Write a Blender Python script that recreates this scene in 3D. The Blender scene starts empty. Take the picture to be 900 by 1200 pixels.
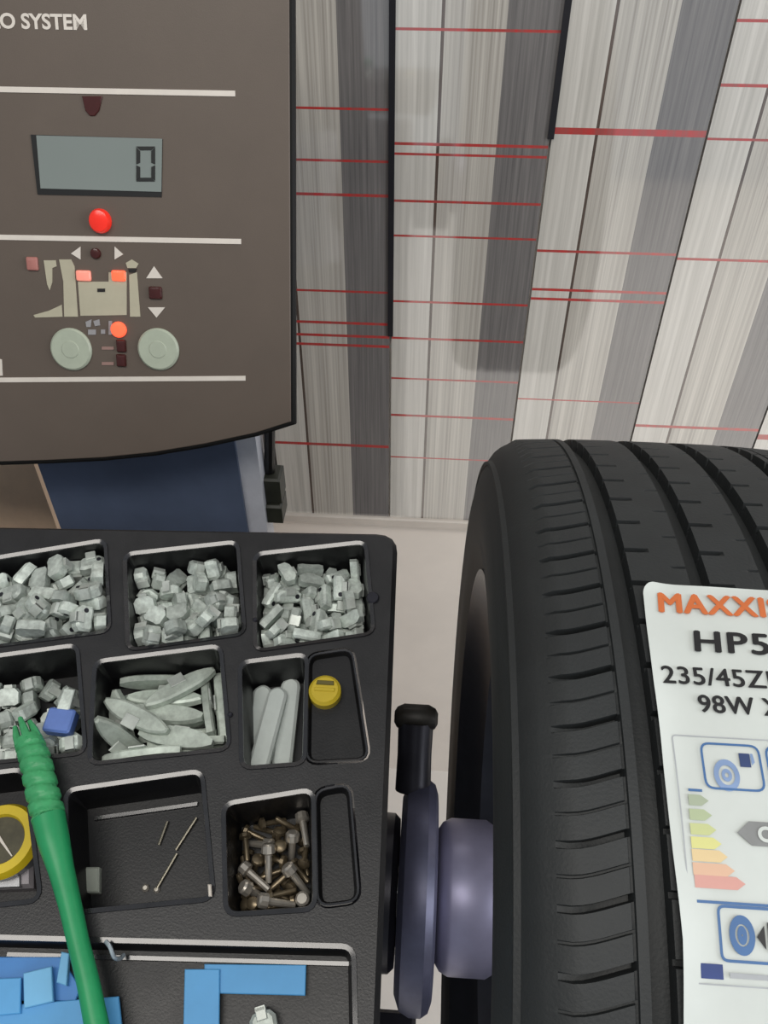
import bpy, bmesh, math, random
import numpy as np
from mathutils import Vector, Matrix, Quaternion
from mathutils.geometry import tessellate_polygon

R = math.radians
scene = bpy.context.scene
COL = scene.collection

# ------------------------------------------------------------------ camera
CAMZ = 1.58
PITCH, YAW, FPX = R(43.0), R(3.8), 1000.0
FWD = Vector((-math.sin(YAW) * math.cos(PITCH), math.cos(YAW) * math.cos(PITCH), -math.sin(PITCH)))
RIGHT = Vector((math.cos(YAW), math.sin(YAW), 0))
UP = RIGHT.cross(FWD)
CAM = Vector((0, 0, CAMZ))
cam_data = bpy.data.cameras.new('camera')
cam_data.sensor_width = 36.0
cam_data.lens = FPX / 1200.0 * 36.0
cam_data.clip_start = 0.01
cam = bpy.data.objects.new('camera', cam_data)
COL.objects.link(cam)
M3 = Matrix((RIGHT, UP, -FWD)).transposed()
cam.matrix_world = Matrix.Translation(CAM) @ M3.to_4x4()
scene.camera = cam

# ------------------------------------------------------------------ world, lamps, exposure
scene.view_settings.view_transform = 'Standard'
scene.view_settings.look = 'None'
scene.view_settings.gamma = 1.0
scene.view_settings.use_curve_mapping = False
scene.view_settings.exposure = 0.0
world = bpy.data.worlds.new('workshop_ambient')
scene.world = world
world.use_nodes = True
bg = world.node_tree.nodes['Background']
bg.inputs[0].default_value = (0.86, 0.93, 1.0, 1)
bg.inputs[1].default_value = 0.34


def area(name, loc, target, sx, sy, power, color):
    d = bpy.data.lights.new(name, 'AREA')
    d.shape = 'RECTANGLE'
    d.size, d.size_y, d.energy, d.color = sx, sy, power, color
    o = bpy.data.objects.new(name, d)
    COL.objects.link(o)
    o.location = loc
    o.rotation_euler = (Vector(target) - Vector(loc)).to_track_quat('-Z', 'Y').to_euler()
    return o


area('daylight_opening', (2.5, -0.6, 1.9), (0.3, 0.6, 0.8), 1.6, 1.8, 54, (0.97, 0.98, 1.0))
area('ceiling_tube_lamp', (-0.2, -0.5, 2.9), (-0.1, 0.3, 0.9), 2.0, 0.42, 23, (1.0, 0.95, 0.88))


# ------------------------------------------------------------------ helpers
def ray(px, py):
    return RIGHT * ((px - 450) / FPX) + UP * ((600 - py) / FPX) + FWD


def hit(px, py, p0, n):
    d = ray(px, py)
    return CAM + d * ((p0 - CAM).dot(n) / d.dot(n))


def lin(c):
    return tuple((v / 255 / 12.92) if v / 255 <= 0.04045 else ((v / 255 + 0.055) / 1.055) ** 2.4 for v in c)


MATS = {}


def mat(name, rgb, rough=0.5, metal=0.0, vary=0.12, scale=(40, 40, 40), bump=0.0, bscale=400, coat=0.0,
        coat_rough=0.1, coat_ior=1.5, emit=0.0, spec=0.5, vary_rgb=None, detail=4, rough_vary=0.0, rnd=None):
    if name in MATS:
        return MATS[name]
    m = bpy.data.materials.new(name)
    m.use_nodes = True
    nt = m.node_tree
    b = nt.nodes['Principled BSDF']
    tc = nt.nodes.new('ShaderNodeTexCoord')
    mp = nt.nodes.new('ShaderNodeMapping')
    mp.inputs['Scale'].default_value = scale
    nt.links.new(tc.outputs['Object'], mp.inputs[0])
    nz = nt.nodes.new('ShaderNodeTexNoise')
    nz.inputs['Scale'].default_value = 1.0
    nz.inputs['Detail'].default_value = detail
    nz.inputs['Roughness'].default_value = 0.65
    nt.links.new(mp.outputs[0], nz.inputs[0])
    cr = nt.nodes.new('ShaderNodeValToRGB')
    c = lin(rgb)
    lo = lin(vary_rgb) if vary_rgb else tuple(v * (1 - vary) for v in c)
    hi = c if vary_rgb else tuple(min(1, v * (1 + vary)) for v in c)
    cr.color_ramp.elements[0].position = 0.32
    cr.color_ramp.elements[1].position = 0.68
    cr.color_ramp.elements[0].color = (*lo, 1)
    cr.color_ramp.elements[1].color = (*hi, 1)
    nt.links.new(nz.outputs[0], cr.inputs[0])
    if rnd:
        oi = nt.nodes.new('ShaderNodeObjectInfo')
        rm = nt.nodes.new('ShaderNodeMapRange')
        rm.inputs['To Min'].default_value, rm.inputs['To Max'].default_value = rnd
        nt.links.new(oi.outputs['Random'], rm.inputs[0])
        vm = nt.nodes.new('ShaderNodeVectorMath')
        vm.operation = 'SCALE'
        nt.links.new(cr.outputs[0], vm.inputs[0])
        nt.links.new(rm.outputs[0], vm.inputs['Scale'])
        nt.links.new(vm.outputs[0], b.inputs['Base Color'])
    else:
        nt.links.new(cr.outputs[0], b.inputs['Base Color'])
    b.inputs['Roughness'].default_value = rough
    if rough_vary:
        mr = nt.nodes.new('ShaderNodeMapRange')
        mr.inputs['To Min'].default_value = max(0.02, rough - rough_vary)
        mr.inputs['To Max'].default_value = min(1, rough + rough_vary)
        nt.links.new(nz.outputs[0], mr.inputs[0])
        nt.links.new(mr.outputs[0], b.inputs['Roughness'])
    b.inputs['Metallic'].default_value = metal
    b.inputs['Specular IOR Level'].default_value = spec
    if coat:
        b.inputs['Coat Weight'].default_value = coat
        b.inputs['Coat Roughness'].default_value = coat_rough
        b.inputs['Coat IOR'].default_value = coat_ior
    if emit:
        b.inputs['Emission Color'].default_value = (*c, 1)
        b.inputs['Emission Strength'].default_value = emit
    if bump:
        n2 = nt.nodes.new('ShaderNodeTexNoise')
        n2.inputs['Scale'].default_value = bscale
        n2.inputs['Detail'].default_value = 3
        nt.links.new(tc.outputs['Object'], n2.inputs[0])
        bp = nt.nodes.new('ShaderNodeBump')
        bp.inputs['Strength'].default_value = bump
        bp.inputs['Distance'].default_value = 0.001
        nt.links.new(n2.outputs[0], bp.inputs['Height'])
        nt.links.new(bp.outputs[0], b.inputs['Normal'])
    MATS[name] = m
    return m


ORG = {}


def finish(name, verts, faces, mats, parent=None, origin=None, fmat=None, smooth=True, angle=32):
    """verts in world space -> one mesh object whose origin sits at its base centre"""
    v = np.array([tuple(p) for p in verts], dtype=float)
    if origin is None:
        origin = Vector(((v[:, 0].min() + v[:, 0].max()) / 2, (v[:, 1].min() + v[:, 1].max()) / 2, v[:, 2].min()))
    v = v - np.array(origin)
    me = bpy.data.meshes.new(name)
    me.from_pydata(v.tolist(), [], [tuple(f) for f in faces])
    if not isinstance(mats, (list, tuple)):
        mats = [mats]
    for m in mats:
        me.materials.append(m)
    if fmat is not None:
        me.polygons.foreach_set('material_index', np.array(fmat, dtype=np.int32))
    bm = bmesh.new()
    bm.from_mesh(me)
    bmesh.ops.recalc_face_normals(bm, faces=bm.faces)
    bm.to_mesh(me)
    bm.free()
    if smooth:
        me.polygons.foreach_set('use_smooth', [True] * len(me.polygons))
        me.set_sharp_from_angle(angle=R(angle))
    me.update()
    o = bpy.data.objects.new(name, me)
    COL.objects.link(o)
    place(o, origin, parent)
    return o


def place(o, origin, parent):
    ORG[o] = Vector(origin)
    if parent is not None:
        o.parent = parent
        o.location = Vector(origin) - ORG[parent]
    else:
        o.location = origin


def thing(name, loc, label, cat, group=None):
    o = bpy.data.objects.new(name, None)
    o.empty_display_size = 0.05
    COL.objects.link(o)
    place(o, Vector(loc), None)
    return tag(o, label, cat, group)


def tag(o, label=None, cat=None, group=None, kind=None):
    if label:
        o['label'] = label
    if cat:
        o['category'] = cat
    if group:
        o['group'] = group
    if kind:
        o['kind'] = kind
    return o


class MB:
    def __init__(s):
        s.v, s.f, s.m = [], [], []

    def add(s, vs, fs, mi=0):
        k = len(s.v)
        s.v += [Vector(p) for p in vs]
        s.f += [tuple(i + k for i in f) for f in fs]
        s.m += [mi] * len(fs)
        return s

    def prism(s, poly, z0, z1, fr, mi=0, chamfer=0.0):
        """extrude a 2-D polygon from z0 to z1 in frame fr, with an optional chamfer at the top edge"""
        n = len(poly)
        rings = [(poly, z0)]
        if chamfer:
            rings += [(poly, z1 - chamfer), (offset(poly, -chamfer), z1)]
        else:
            rings += [(poly, z1)]
        vs, fs = [], []
        for p, z in rings:
            vs += [fr(u, v, z) for u, v in p]
        for k in range(len(rings) - 1):
            for i in range(n):
                j = (i + 1) % n
                fs.append((k * n + i, k * n + j, (k + 1) * n + j, (k + 1) * n + i))
        fs.append(tuple(range(n))[::-1])
        top = (len(rings) - 1) * n
        fs.append(tuple(range(top, top + n)))
        return s.add(vs, fs, mi)

    def box(s, lo, hi, mi=0, ch=0.0):
        return s.prism([(lo[0], lo[1]), (hi[0], lo[1]), (hi[0], hi[1]), (lo[0], hi[1])], lo[2], hi[2],
                       lambda u, v, w: Vector((u, v, w)), mi, ch)

    def lathe(s, prof, fr, seg=48, mi=0, closed=False, a0=0.0, a1=2 * math.pi):
        """profile [(t, r)] turned about the frame's first axis; fr(t, x, y)"""
        vs, fs = [], []
        n = len(prof)
        full = abs(a1 - a0 - 2 * math.pi) < 1e-6
        cnt = seg if full else seg + 1
        for k in range(cnt):
            a = a0 + (a1 - a0) * k / seg
            for t, r in prof:
                vs.append(fr(t, r * math.cos(a), r * math.sin(a)))
        for k in range(seg):
            k2 = (k + 1) % cnt
            for i in range(n - 1 + (1 if closed else 0)):
                i2 = (i + 1) % n
                fs.append((k * n + i, k * n + i2, k2 * n + i2, k2 * n + i))
        if not closed and full:
            if prof[0][1] > 1e-6:
                fs.append(tuple(k * n for k in range(seg)))
            if prof[-1][1] > 1e-6:
                fs.append(tuple(k * n + n - 1 for k in range(seg))[::-1])
        return s.add(vs, fs, mi)

    def tube(s, pts, rad, seg=12, mi=0, flute=None):
        vs, fs = [], []
        pts = [Vector(p) for p in pts]
        ref = Vector((0, 0, 1))
        for i, p in enumerate(pts):
            t = (pts[min(i + 1, len(pts) - 1)] - pts[max(i - 1, 0)]).normalized()
            x = t.cross(ref)
            if x.length < 1e-4:
                x = t.cross(Vector((0, 1, 0)))
            x.normalize()
            y = x.cross(t)
            r = rad[i] if isinstance(rad, (list, tuple)) else rad
            for k in range(seg):
                a = 2 * math.pi * k / seg
                rr = r * (flute(i, a) if flute else 1)
                vs.append(p + (x * math.cos(a) + y * math.sin(a)) * rr)
        for i in range(len(pts) - 1):
            for k in range(seg):
                k2 = (k + 1) % seg
                fs.append((i * seg + k, i * seg + k2, (i + 1) * seg + k2, (i + 1) * seg + k))
        fs.append(tuple(range(seg))[::-1])
        e = (len(pts) - 1) * seg
        fs.append(tuple(range(e, e + seg)))
        return s.add(vs, fs, mi)

    def build(s, name, mats, parent=None, origin=None, smooth=True, angle=32):
        return finish(name, s.v, s.f, mats, parent, origin, s.m, smooth, angle)


def offset(poly, d):
    """move every edge of a counter-clockwise polygon outwards by d (inwards if negative)"""
    n = len(poly)
    out = []
    for i in range(n):
        p0, p1, p2 = Vector(poly[i - 1]), Vector(poly[i]), Vector(poly[(i + 1) % n])
        e1, e2 = (p1 - p0).normalized(), (p2 - p1).normalized()
        n1, n2 = Vector((e1.y, -e1.x)), Vector((e2.y, -e2.x))
        b = n1 + n2
        k = d / max(0.35, 1 + n1.dot(n2))
        out.append(tuple(p1 + b * k))
    return out


def ccw(poly):
    a = sum(poly[i - 1][0] * poly[i][1] - poly[i][0] * poly[i - 1][1] for i in range(len(poly)))
    return list(poly) if a > 0 else list(poly)[::-1]


def rounded(poly, r, seg=4):
    poly = ccw(poly)
    n = len(poly)
    out = []
    for i in range(n):
        p0, p1, p2 = Vector(poly[i - 1]), Vector(poly[i]), Vector(poly[(i + 1) % n])
        d1, d2 = (p0 - p1), (p2 - p1)
        rr = min(r, d1.length * 0.45, d2.length * 0.45)
        a, b = p1 + d1.normalized() * rr, p1 + d2.normalized() * rr
        for k in range(seg + 1):
            t = k / seg
            out.append(tuple(a * (1 - t) ** 2 + p1 * 2 * t * (1 - t) + b * t * t))
    return out


def circle(c, r, n=32, ry=None):
    ry = r if ry is None else ry
    return [(c[0] + r * math.cos(2 * math.pi * k / n), c[1] + ry * math.sin(2 * math.pi * k / n)) for k in range(n)]


def text_flat(body, size, offs=0.0, shear=0.0, spacing=1.0, xscale=1.0, align='LEFT'):
    """verts2d, faces of a line of lettering"""
    cu = bpy.data.curves.new('tmp_text', 'FONT')
    cu.body, cu.size, cu.offset, cu.shear, cu.space_character = body, size, offs, shear, spacing
    cu.align_x = align
    cu.resolution_u = 4
    ob = bpy.data.objects.new('tmp_text', cu)
    COL.objects.link(ob)
    dg = bpy.context.evaluated_depsgraph_get()
    me = bpy.data.meshes.new_from_object(ob.evaluated_get(dg))
    vs = [(v.co.x * xscale, v.co.y) for v in me.vertices]
    fs = [tuple(p.vertices) for p in me.polygons]
    bpy.data.objects.remove(ob)
    bpy.data.curves.remove(cu)
    bpy.data.meshes.remove(me)
    return vs, fs


def lerp(a, b, t):
    return a + (b - a) * t


def smooth01(x, a, b):
    t = min(1, max(0, (x - a) / (b - a)))
    return t * t * (3 - 2 * t)


rng = random.Random(7)

# ------------------------------------------------------------------ materials
black_plastic = mat('black_plastic', (33, 33, 35), 0.42, vary=0.25, scale=(30, 30, 30), bump=0.15, bscale=900, rough_vary=0.1)
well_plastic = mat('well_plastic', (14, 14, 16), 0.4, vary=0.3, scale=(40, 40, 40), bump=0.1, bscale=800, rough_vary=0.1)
rim_plastic = mat('rim_plastic', (40, 40, 43), 0.17, vary=0.25, scale=(60, 60, 60), rough_vary=0.05, spec=0.8)
rubber = mat('tyre_rubber', (33, 36, 37), 0.6, vary=0.16, scale=(25, 25, 25), bump=0.2, bscale=700)
panel_grey = mat('panel_grey', (92, 81, 72), 0.5, vary=0.05, scale=(14, 14, 14), bump=0.08, bscale=1500)
panel_edge = mat('panel_edge', (8, 8, 8), 0.6, spec=0.25)
white_print = mat('white_print', (214, 206, 196), 0.5, vary=0.05)
pale_print = mat('pale_print', (178, 172, 150), 0.55, vary=0.06)
dark_print = mat('dark_print', (30, 26, 26), 0.4)
maroon = mat('maroon_lens', (66, 26, 24), 0.25, vary=0.2)
steel_blue = mat('steel_blue', (158, 156, 184), 0.42, metal=0.45, vary=0.12, scale=(20, 20, 20))
dark_metal = mat('dark_metal', (48, 48, 56), 0.4, metal=0.5, vary=0.2)
bright_metal = mat('bright_metal', (188, 188, 190), 0.28, metal=0.9, vary=0.1)

# ------------------------------------------------------------------ setting: floor, wall, cladding
floor_m = mat('cream_floor', (236, 230, 222), 0.35, vary=0.04, scale=(3, 3, 3))
fb = MB().box((-2.6, -2.2, -0.04), (2.6, 2.2, 0.0))
tag(fb.build('floor', floor_m), 'cream floor of the tyre workshop', kind='structure')
WALL_Y = 0.915
WN = Vector((0, -1, 0))
WP = Vector((0, WALL_Y, 0))
TRIM_Z = hit(430, 604, WP, WN).z
cream = mat('cream_paint', (232, 223, 213), 0.45, vary=0.05, scale=(6, 6, 6), bump=0.1, bscale=300)
wall = MB().box((-2.6, WALL_Y + 0.007, 0), (2.6, WALL_Y + 0.16, 2.6)).build('wall_back', cream)
tag(wall, 'cream painted wall behind the wheel balancer', kind='structure')
tr = MB().box((-2.6, WALL_Y - 0.006, TRIM_Z - 0.014), (2.6, WALL_Y + 0.007, TRIM_Z), 0, 0.002).build(
    'trim_1', mat('trim_cream', (205, 196, 186), 0.4, vary=0.04))
tag(tr, 'thin cream rail along the bottom of the striped cladding', kind='structure')

gl = dict(coat=1.0, coat_rough=0.06, coat_ior=2.7)
S_LIGHT = mat('cladding_light_stripe', (224, 220, 212), 0.5, scale=(170, 170, 3.0), vary_rgb=(184, 180, 172), detail=6, **gl)
S_BEIGE = mat('cladding_beige_stripe', (214, 209, 199), 0.5, scale=(260, 260, 2.0), vary_rgb=(158, 152, 144), detail=6, **gl)
S_DARK = mat('cladding_grey_stripe', (132, 128, 126), 0.5, scale=(300, 300, 5.0), vary_rgb=(96, 93, 93), detail=6, **gl)
S_LINE = mat('cladding_brown_line', (84, 70, 62), 0.5, scale=(200, 200, 8), vary=0.3, **gl)
S_RED = mat('cladding_red_line', (198, 46, 44), 0.5, scale=(160, 160, 10), vary_rgb=(158, 74, 70), **gl)
JOINT = mat('black_joint', (16, 15, 22), 0.5)


def wx(px, py):
    return hit(px, py, WP, WN).x


def wz(px, py):
    return hit(px, py, WP, WN).z


edges_x = [wx(460, 0), wx(666, 0), wx(868, 0)]
pitch_x = (edges_x[2] - edges_x[0]) / 2
cols = [(edges_x[0] - pitch_x * (k + 1), edges_x[0] - pitch_x * k) for k in range(5, 0, -1)]
cols += [(edges_x[0] - pitch_x, edges_x[0]), (edges_x[0], edges_x[1]), (edges_x[1], edges_x[2]),
         (edges_x[2], edges_x[2] + pitch_x), (edges_x[2] + pitch_x, edges_x[2] + 2 * pitch_x),
         (edges_x[2] + 2 * pitch_x, edges_x[2] + 3 * pitch_x)]
reds = {5: [(395, 127, 3), (395, 188, 3), (395, 228, 3.5), (395, 341, 2.5), (395, 378, 3), (395, 393, 3), (395, 404, 3), (395, 521, 3)],
        6: [(550, 35, 3.5), (550, 170, 3.5), (550, 182, 3), (540, 237, 3), (540, 278, 2.5), (535, 355, 2.5), (530, 398, 2.5), (520, 445, 2), (515, 488, 2.5), (510, 537, 1.5)],
        7: [(740, 155, 8), (715, 296, 3), (700, 341, 3), (700, 352, 3), (690, 470, 1.5)],
        8: [(880, 24, 4), (870, 100, 4), (850, 163, 3), (830, 304, 3), (790, 500, 3)],
        9: [(960, 60, 4), (940, 210, 3), (900, 400, 4), (895, 512, 6)]}
TOPZ = 2.45
for k, (x0, x1) in enumerate(cols):
    w = x1 - x0
    us = [x0 + 0.0012, x0 + w * 0.285, x0 + w * 0.305, x0 + w * 0.665, x1 - 0.0012]
    um = [0, 3, 1, 2]
    rr = reds.get(k) or [(None, rng.uniform(TRIM_Z + 0.1, TOPZ - 0.1), 0.0018) for _ in range(9)]
    bands = []
    for px, py, th in rr:
        if px is None:
            bands.append((py - th, py + th))
        else:
            bands.append((wz(px, py + th / 2), wz(px, py - th / 2)))
    if k in reds:
        top = max(b[1] for b in bands)
        for _ in range(5):
            z = rng.uniform(min(top + 0.08, TOPZ - 0.2), TOPZ - 0.05)
            bands.append((z, z + 0.0025))
    bands.sort()
    zs, isred = [TRIM_Z], []
    for a, b in bands:
        if a <= zs[-1] + 1e-4:
            continue
        zs += [a, b]
        isred += [False, True]
    zs.append(TOPZ)
    isred.append(False)
    mb = MB()
    nu, nz = len(us), len(zs)
    vs = [Vector((u, WALL_Y - 0.0005, z)) for z in zs for u in us]
    for j in range(nz - 1):
        for i in range(nu - 1):
            q = [vs[j * nu + i], vs[j * nu + i + 1], vs[(j + 1) * nu + i + 1], vs[(j + 1) * nu + i]]
            mb.add(q, [(0, 1, 2, 3)], 4 if isred[j] else um[i])
    y0, y1 = WALL_Y - 0.0005, WALL_Y + 0.0065
    b8 = [(us[0], y0, zs[0]), (us[-1], y0, zs[0]), (us[-1], y0, TOPZ), (us[0], y0, TOPZ),
          (us[0], y1, zs[0]), (us[-1], y1, zs[0]), (us[-1], y1, TOPZ), (us[0], y1, TOPZ)]
    mb.add(b8, [(0, 4, 7, 3), (1, 2, 6, 5), (3, 7, 6, 2), (0, 1, 5, 4)], 2)
    o = finish('cladding_panel', mb.v, mb.f, [S_LIGHT, S_BEIGE, S_DARK, S_LINE, S_RED], None, None, mb.m, False)
    # parent to the wall
    o.parent = wall
    o.location = ORG[o] - ORG[wall]
    o['label'] = 'glossy cladding panel with pale and grey grained stripes crossed by red lines'
for x, zb in ((edges_x[0], wz(460, 393)), (edges_x[1], wz(643, 162))):
    MB().box((x - 0.0032, WALL_Y - 0.003, zb), (x + 0.0032, WALL_Y + 0.004, TOPZ - 0.01), 0, 0.001).build('joint_strip', JOINT, wall)

# ------------------------------------------------------------------ wheel balancer
AX_Y, AX_Z = 0.268, CAMZ - 0.630          # shaft axis
bal = thing('wheel_balancer', (-0.35, 0.32, 0.0),
            'wheel balancing machine with brown-grey control panel and black weight tray', 'machine')

# tray frame: plane rising 13 degrees to the back
SL = 0.23
TN = Vector((0, -SL, 1)).normalized()
TE = Vector((0, 1, SL)).normalized()
TP = Vector((0, 0, CAMZ - 0.504))
TO = hit(460, 628, TP, TN)


def tuv(px, py, h=0.0):
    p = hit(px, py, TP + TN * h, TN)
    return ((p - TO).x, (p - TO).dot(TE))


def TF(u, v, w):
    return TO + Vector((1, 0, 0)) * u + TE * v + TN * w


WELLS = [  # name key, rim quad in picture px, depth (m)
    ('a1', [(-75, 668), (121, 636), (126, 738), (-75, 764)], 0.030),
    ('a2', [(149, 652), (276, 638), (284, 741), (153, 759)], 0.034),
    ('a3', [(301, 652), (426, 638), (435, 740), (302, 760)], 0.034),
    ('b1', [(-80, 782), (88, 759), (97, 880), (-80, 898)], 0.034),
    ('b2', [(114, 778), (256, 760), (266, 875), (108, 892)], 0.034),
    ('b3', [(284, 779), (357, 770), (354, 892), (286, 897)], 0.032),
    ('c1', [(-85, 918), (26, 905), (44, 1052), (-85, 1066)], 0.022),
    ('c2', [(80, 929), (234, 907), (247, 1050), (84, 1066)], 0.024),
    ('c3', [(265, 945), (364, 929), (366, 1062), (268, 1068)], 0.034),
]
LEDGES = [  # shallow recesses beside the two right-hand wells
    ('b3', [(363, 769), (411, 762), (430, 888), (361, 892)], 0.0035),
    ('c3', [(371, 928), (408, 921), (419, 1054), (374, 1060)], 0.006),
]
FRONT = [(-90, 1100), (411, 1113), (414, 1262), (-90, 1262)]
tray = None
outer = rounded([tuv(-110, 618), TF and tuv(461, 628), tuv(437, 1215), tuv(437, 1300), tuv(-130, 1300)], 0.012)
quads = []
for key, q, d in WELLS:
    quads.append((key, rounded([tuv(*p) for p in q], 0.005), d, 0))
for key, q, d in LEDGES:
    quads.append((key, rounded([tuv(*p) for p in q], 0.006), d, 1))
front = rounded([tuv(*p) for p in FRONT], 0.005)
holes = [offset(p, 0.0026) for _, p, _, k in quads] + [offset(front, 0.0026)]
loops = [[Vector((x, y, 0)) for x, y in outer]] + [[Vector((x, y, 0)) for x, y in h[::-1]] for h in holes]
flat = [p for l in loops for p in l]
tris = tessellate_polygon(loops)
mb = MB()
mb.add([TF(p.x, p.y, 0) for p in flat], tris)
n = len(outer)
o2 = offset(outer, 0.003)
ring = [TF(x, y, 0) for x, y in outer] + [TF(x, y, -0.003) for x, y in o2] + [TF(x, y, -0.05) for x, y in offset(outer, 0.001)]
mb.add(ring, [(k * n + i, k * n + (i + 1) % n, (k + 1) * n + (i + 1) % n, (k + 1) * n + i) for k in range(2) for i in range(n)])
bmx = bmesh.new()
tray = mb.build('weight_tray', black_plastic, bal)
bmx.free()
tray['label'] = 'black moulded plastic tray with rows of compartments'


def well(poly, depth, taper, name='compartment', lip=0.0016, hb=0.0012):
    n = len(poly)
    k_ = lip / 0.0016
    rings = [(offset(poly, 0.0032 * k_), -0.0006), (offset(poly, 0.0028 * k_), hb * 0.84 * k_), (offset(poly, 0.0003), 0.00028), (poly, -0.0006),
             (offset(poly, -taper), -depth)]
    NB = len(rings) - 2
    mb = MB()
    vs, fs, mi = [], [], []
    for p, z in rings:
        vs += [TF(x, y, z) for x, y in p]
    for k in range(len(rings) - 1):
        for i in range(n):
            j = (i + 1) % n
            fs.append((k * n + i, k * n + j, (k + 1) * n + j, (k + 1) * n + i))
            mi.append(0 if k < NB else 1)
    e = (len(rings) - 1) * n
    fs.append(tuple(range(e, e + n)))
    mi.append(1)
    mb.add(vs, fs)
    mb.m = mi
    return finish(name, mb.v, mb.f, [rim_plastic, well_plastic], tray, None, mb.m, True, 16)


WELL_OBJ = {}
for key, p, d, shallow in quads:
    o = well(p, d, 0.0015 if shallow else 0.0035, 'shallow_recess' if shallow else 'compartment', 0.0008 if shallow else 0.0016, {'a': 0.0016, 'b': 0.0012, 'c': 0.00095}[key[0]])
    if not shallow:
        WELL_OBJ[key] = o
FD = 0.010
fo = well(front, FD, 0.002, 'front_trough', 0.0016, 0.0006)
# second bead along the back of the front trough
def wedge(name, p, q, z, w=0.0026, hgt=0.0024, sl=0.09):
    """low moulded bead whose top slopes gently towards the front"""
    a, b = tuv(*p, z), tuv(*q, z)
    mb = MB()
    for c in (a, b):
        mb.v += [TF(c[0], c[1] - w / 2, z), TF(c[0], c[1] - w / 2 + 0.0003, z + hgt - w * sl), TF(c[0], c[1] + w / 2 - 0.0003, z + hgt), TF(c[0], c[1] + w / 2, z)]
    mb.f = [(0, 1, 5, 4), (1, 2, 6, 5), (2, 3, 7, 6), (0, 4, 7, 3), (0, 3, 2, 1), (4, 5, 6, 7)]
    mb.m = [0] * 6
    return mb.build(name, rim_plastic, tray, angle=12)


wedge('trough_bead', (10, 1119), (409, 1130), -FD)
# ridge across the back of the middle front compartment
wedge('compartment_ridge', (112, 960), (232, 943), -0.024, sl=0.2)
# little screw heads between the compartments
for px, py, r in ((437, 701, 0.0042), (299, 727, 0.0016), (270, 838, 0.0016)):
    c = tuv(px, py)
    MB().prism(circle(c, r, 14), -0.001, 0.0018, TF, 0, 0.0007).build('tray_rivet', dark_metal, tray)

# housing under the tray
hs = mat('housing_grey', (52, 52, 56), 0.45, vary=0.1)
tan = mat('housing_tan', (238, 208, 180), 0.5, vary=0.06)
hb = MB()
hb.box((-0.72, 0.17, 0.03), (-0.055, 0.50, CAMZ - 0.545), 0, 0.006)
hb.build('cabinet', hs, bal)
MB().box((-0.70, 0.19, 0.0), (-0.075, 0.48, 0.03), 0).build('plinth', dark_metal, bal)
xl = hit(60, 600, Vector((0, 0.64, 0)), Vector((0, -1, 0))).x
MB().box((-0.72, 0.64, 0.03), (xl, 0.76, CAMZ - 0.47), 0, 0.006).build('rear_column', tan, bal)

# panel plane, leaning back 25 degrees
TILT = R(25)
PU = Vector((0, math.sin(TILT), math.cos(TILT)))
PNRM = Vector((0, -math.cos(TILT), math.sin(TILT)))
PO = hit(342, 494, Vector((0, 0.55, 0)), Vector((0, -1, 0)))


def puv(px, py):
    p = hit(px, py, PO, PNRM) - PO
    return (p.x, p.dot(PU))


def PF(u, v, w):
    return PO + Vector((1, 0, 0)) * u + PU * v + PNRM * w


# neck carrying the panel
NECK_Y = 0.575
NP, NN = Vector((0, NECK_Y, 0)), Vector((0, -1, 0))
nx0 = hit(50, 560, NP, NN).x
nx1 = hit(281, 560, NP, NN).x
nx2 = hit(304, 560, NP, NN).x
ztop = PO.z - 0.004
navy = mat('neck_navy', (88, 100, 124), 0.4, vary=0.12, scale=(12, 12, 12))
MB().box((nx0, NECK_Y, CAMZ - 0.62), (nx1, NECK_Y + 0.045, ztop), 0, 0.003).build('neck', navy, bal)['label'] = 'dark blue neck under the control panel'
MB().box((nx1, NECK_Y + 0.004, CAMZ - 0.62), (nx2, NECK_Y + 0.03, ztop), 0, 0.003).build(
    'neck_cheek', mat('cheek_steel', (205, 208, 218), 0.4, metal=0.0, vary=0.08), bal)
# cable and plug
plug_m = mat('plug_olive', (44, 46, 38), 0.5, vary=0.25)
cp = [hit(316, y, Vector((0, 0.60, 0)), NN) for y in (500, 515, 535, 560)]
MB().tube(cp, 0.005, 10).build('cable', mat('cable_black', (18, 17, 17), 0.4), bal)
q0, q1 = hit(299, 556, Vector((0, 0.595, 0)), NN), hit(334, 604, Vector((0, 0.595, 0)), NN)
pb = MB()
pb.box((q0.x, 0.588, q1.z + 0.022), (q1.x, 0.612, q0.z), 0, 0.002)
pb.box((q0.x + 0.006, 0.584, q1.z), (q1.x, 0.610, q1.z + 0.021), 0, 0.002)
pb.box((q0.x + 0.002, 0.590, q1.z + 0.018), (q1.x - 0.003, 0.606, q1.z + 0.026), 0)
pb.build('plug', plug_m, bal)['label'] = 'dark olive plug hanging from a black cable'

# panel body
TOPV = puv(330, -170)[1]
LEFTU = puv(-330, 300)[0]
cpx = (LEFTU + 0.0) / 2
bot = [puv(x, y) for x, y in ((341, 494), (300, 507), (240, 520), (180, 530), (120, 536), (60, 539), (0, 541))]
um = bot[-1][0]
mir = [(2 * (um - 0.02) - u, v) for u, v in bot[::-1]]
LEFTU = mir[-1][0]
outline = ccw([(0.0, TOPV)] + bot + mir + [(LEFTU, TOPV)])
outline = [p for i, p in enumerate(outline) if (Vector(p) - Vector(outline[i - 1])).length > 1e-5]
mb = MB()
mb.prism(offset(outline, 0.0036), -0.007, -0.0006, PF, 1, 0.002)
mb.prism(offset(outline, -0.022), -0.045, -0.0065, PF, 1)
mb.prism(outline, -0.002, 0.0008, PF, 0, 0.0006)
panel = mb.build('control_panel', [panel_grey, panel_edge], bal)
panel['label'] = 'brown-grey control panel with black edge and white printing'


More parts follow.
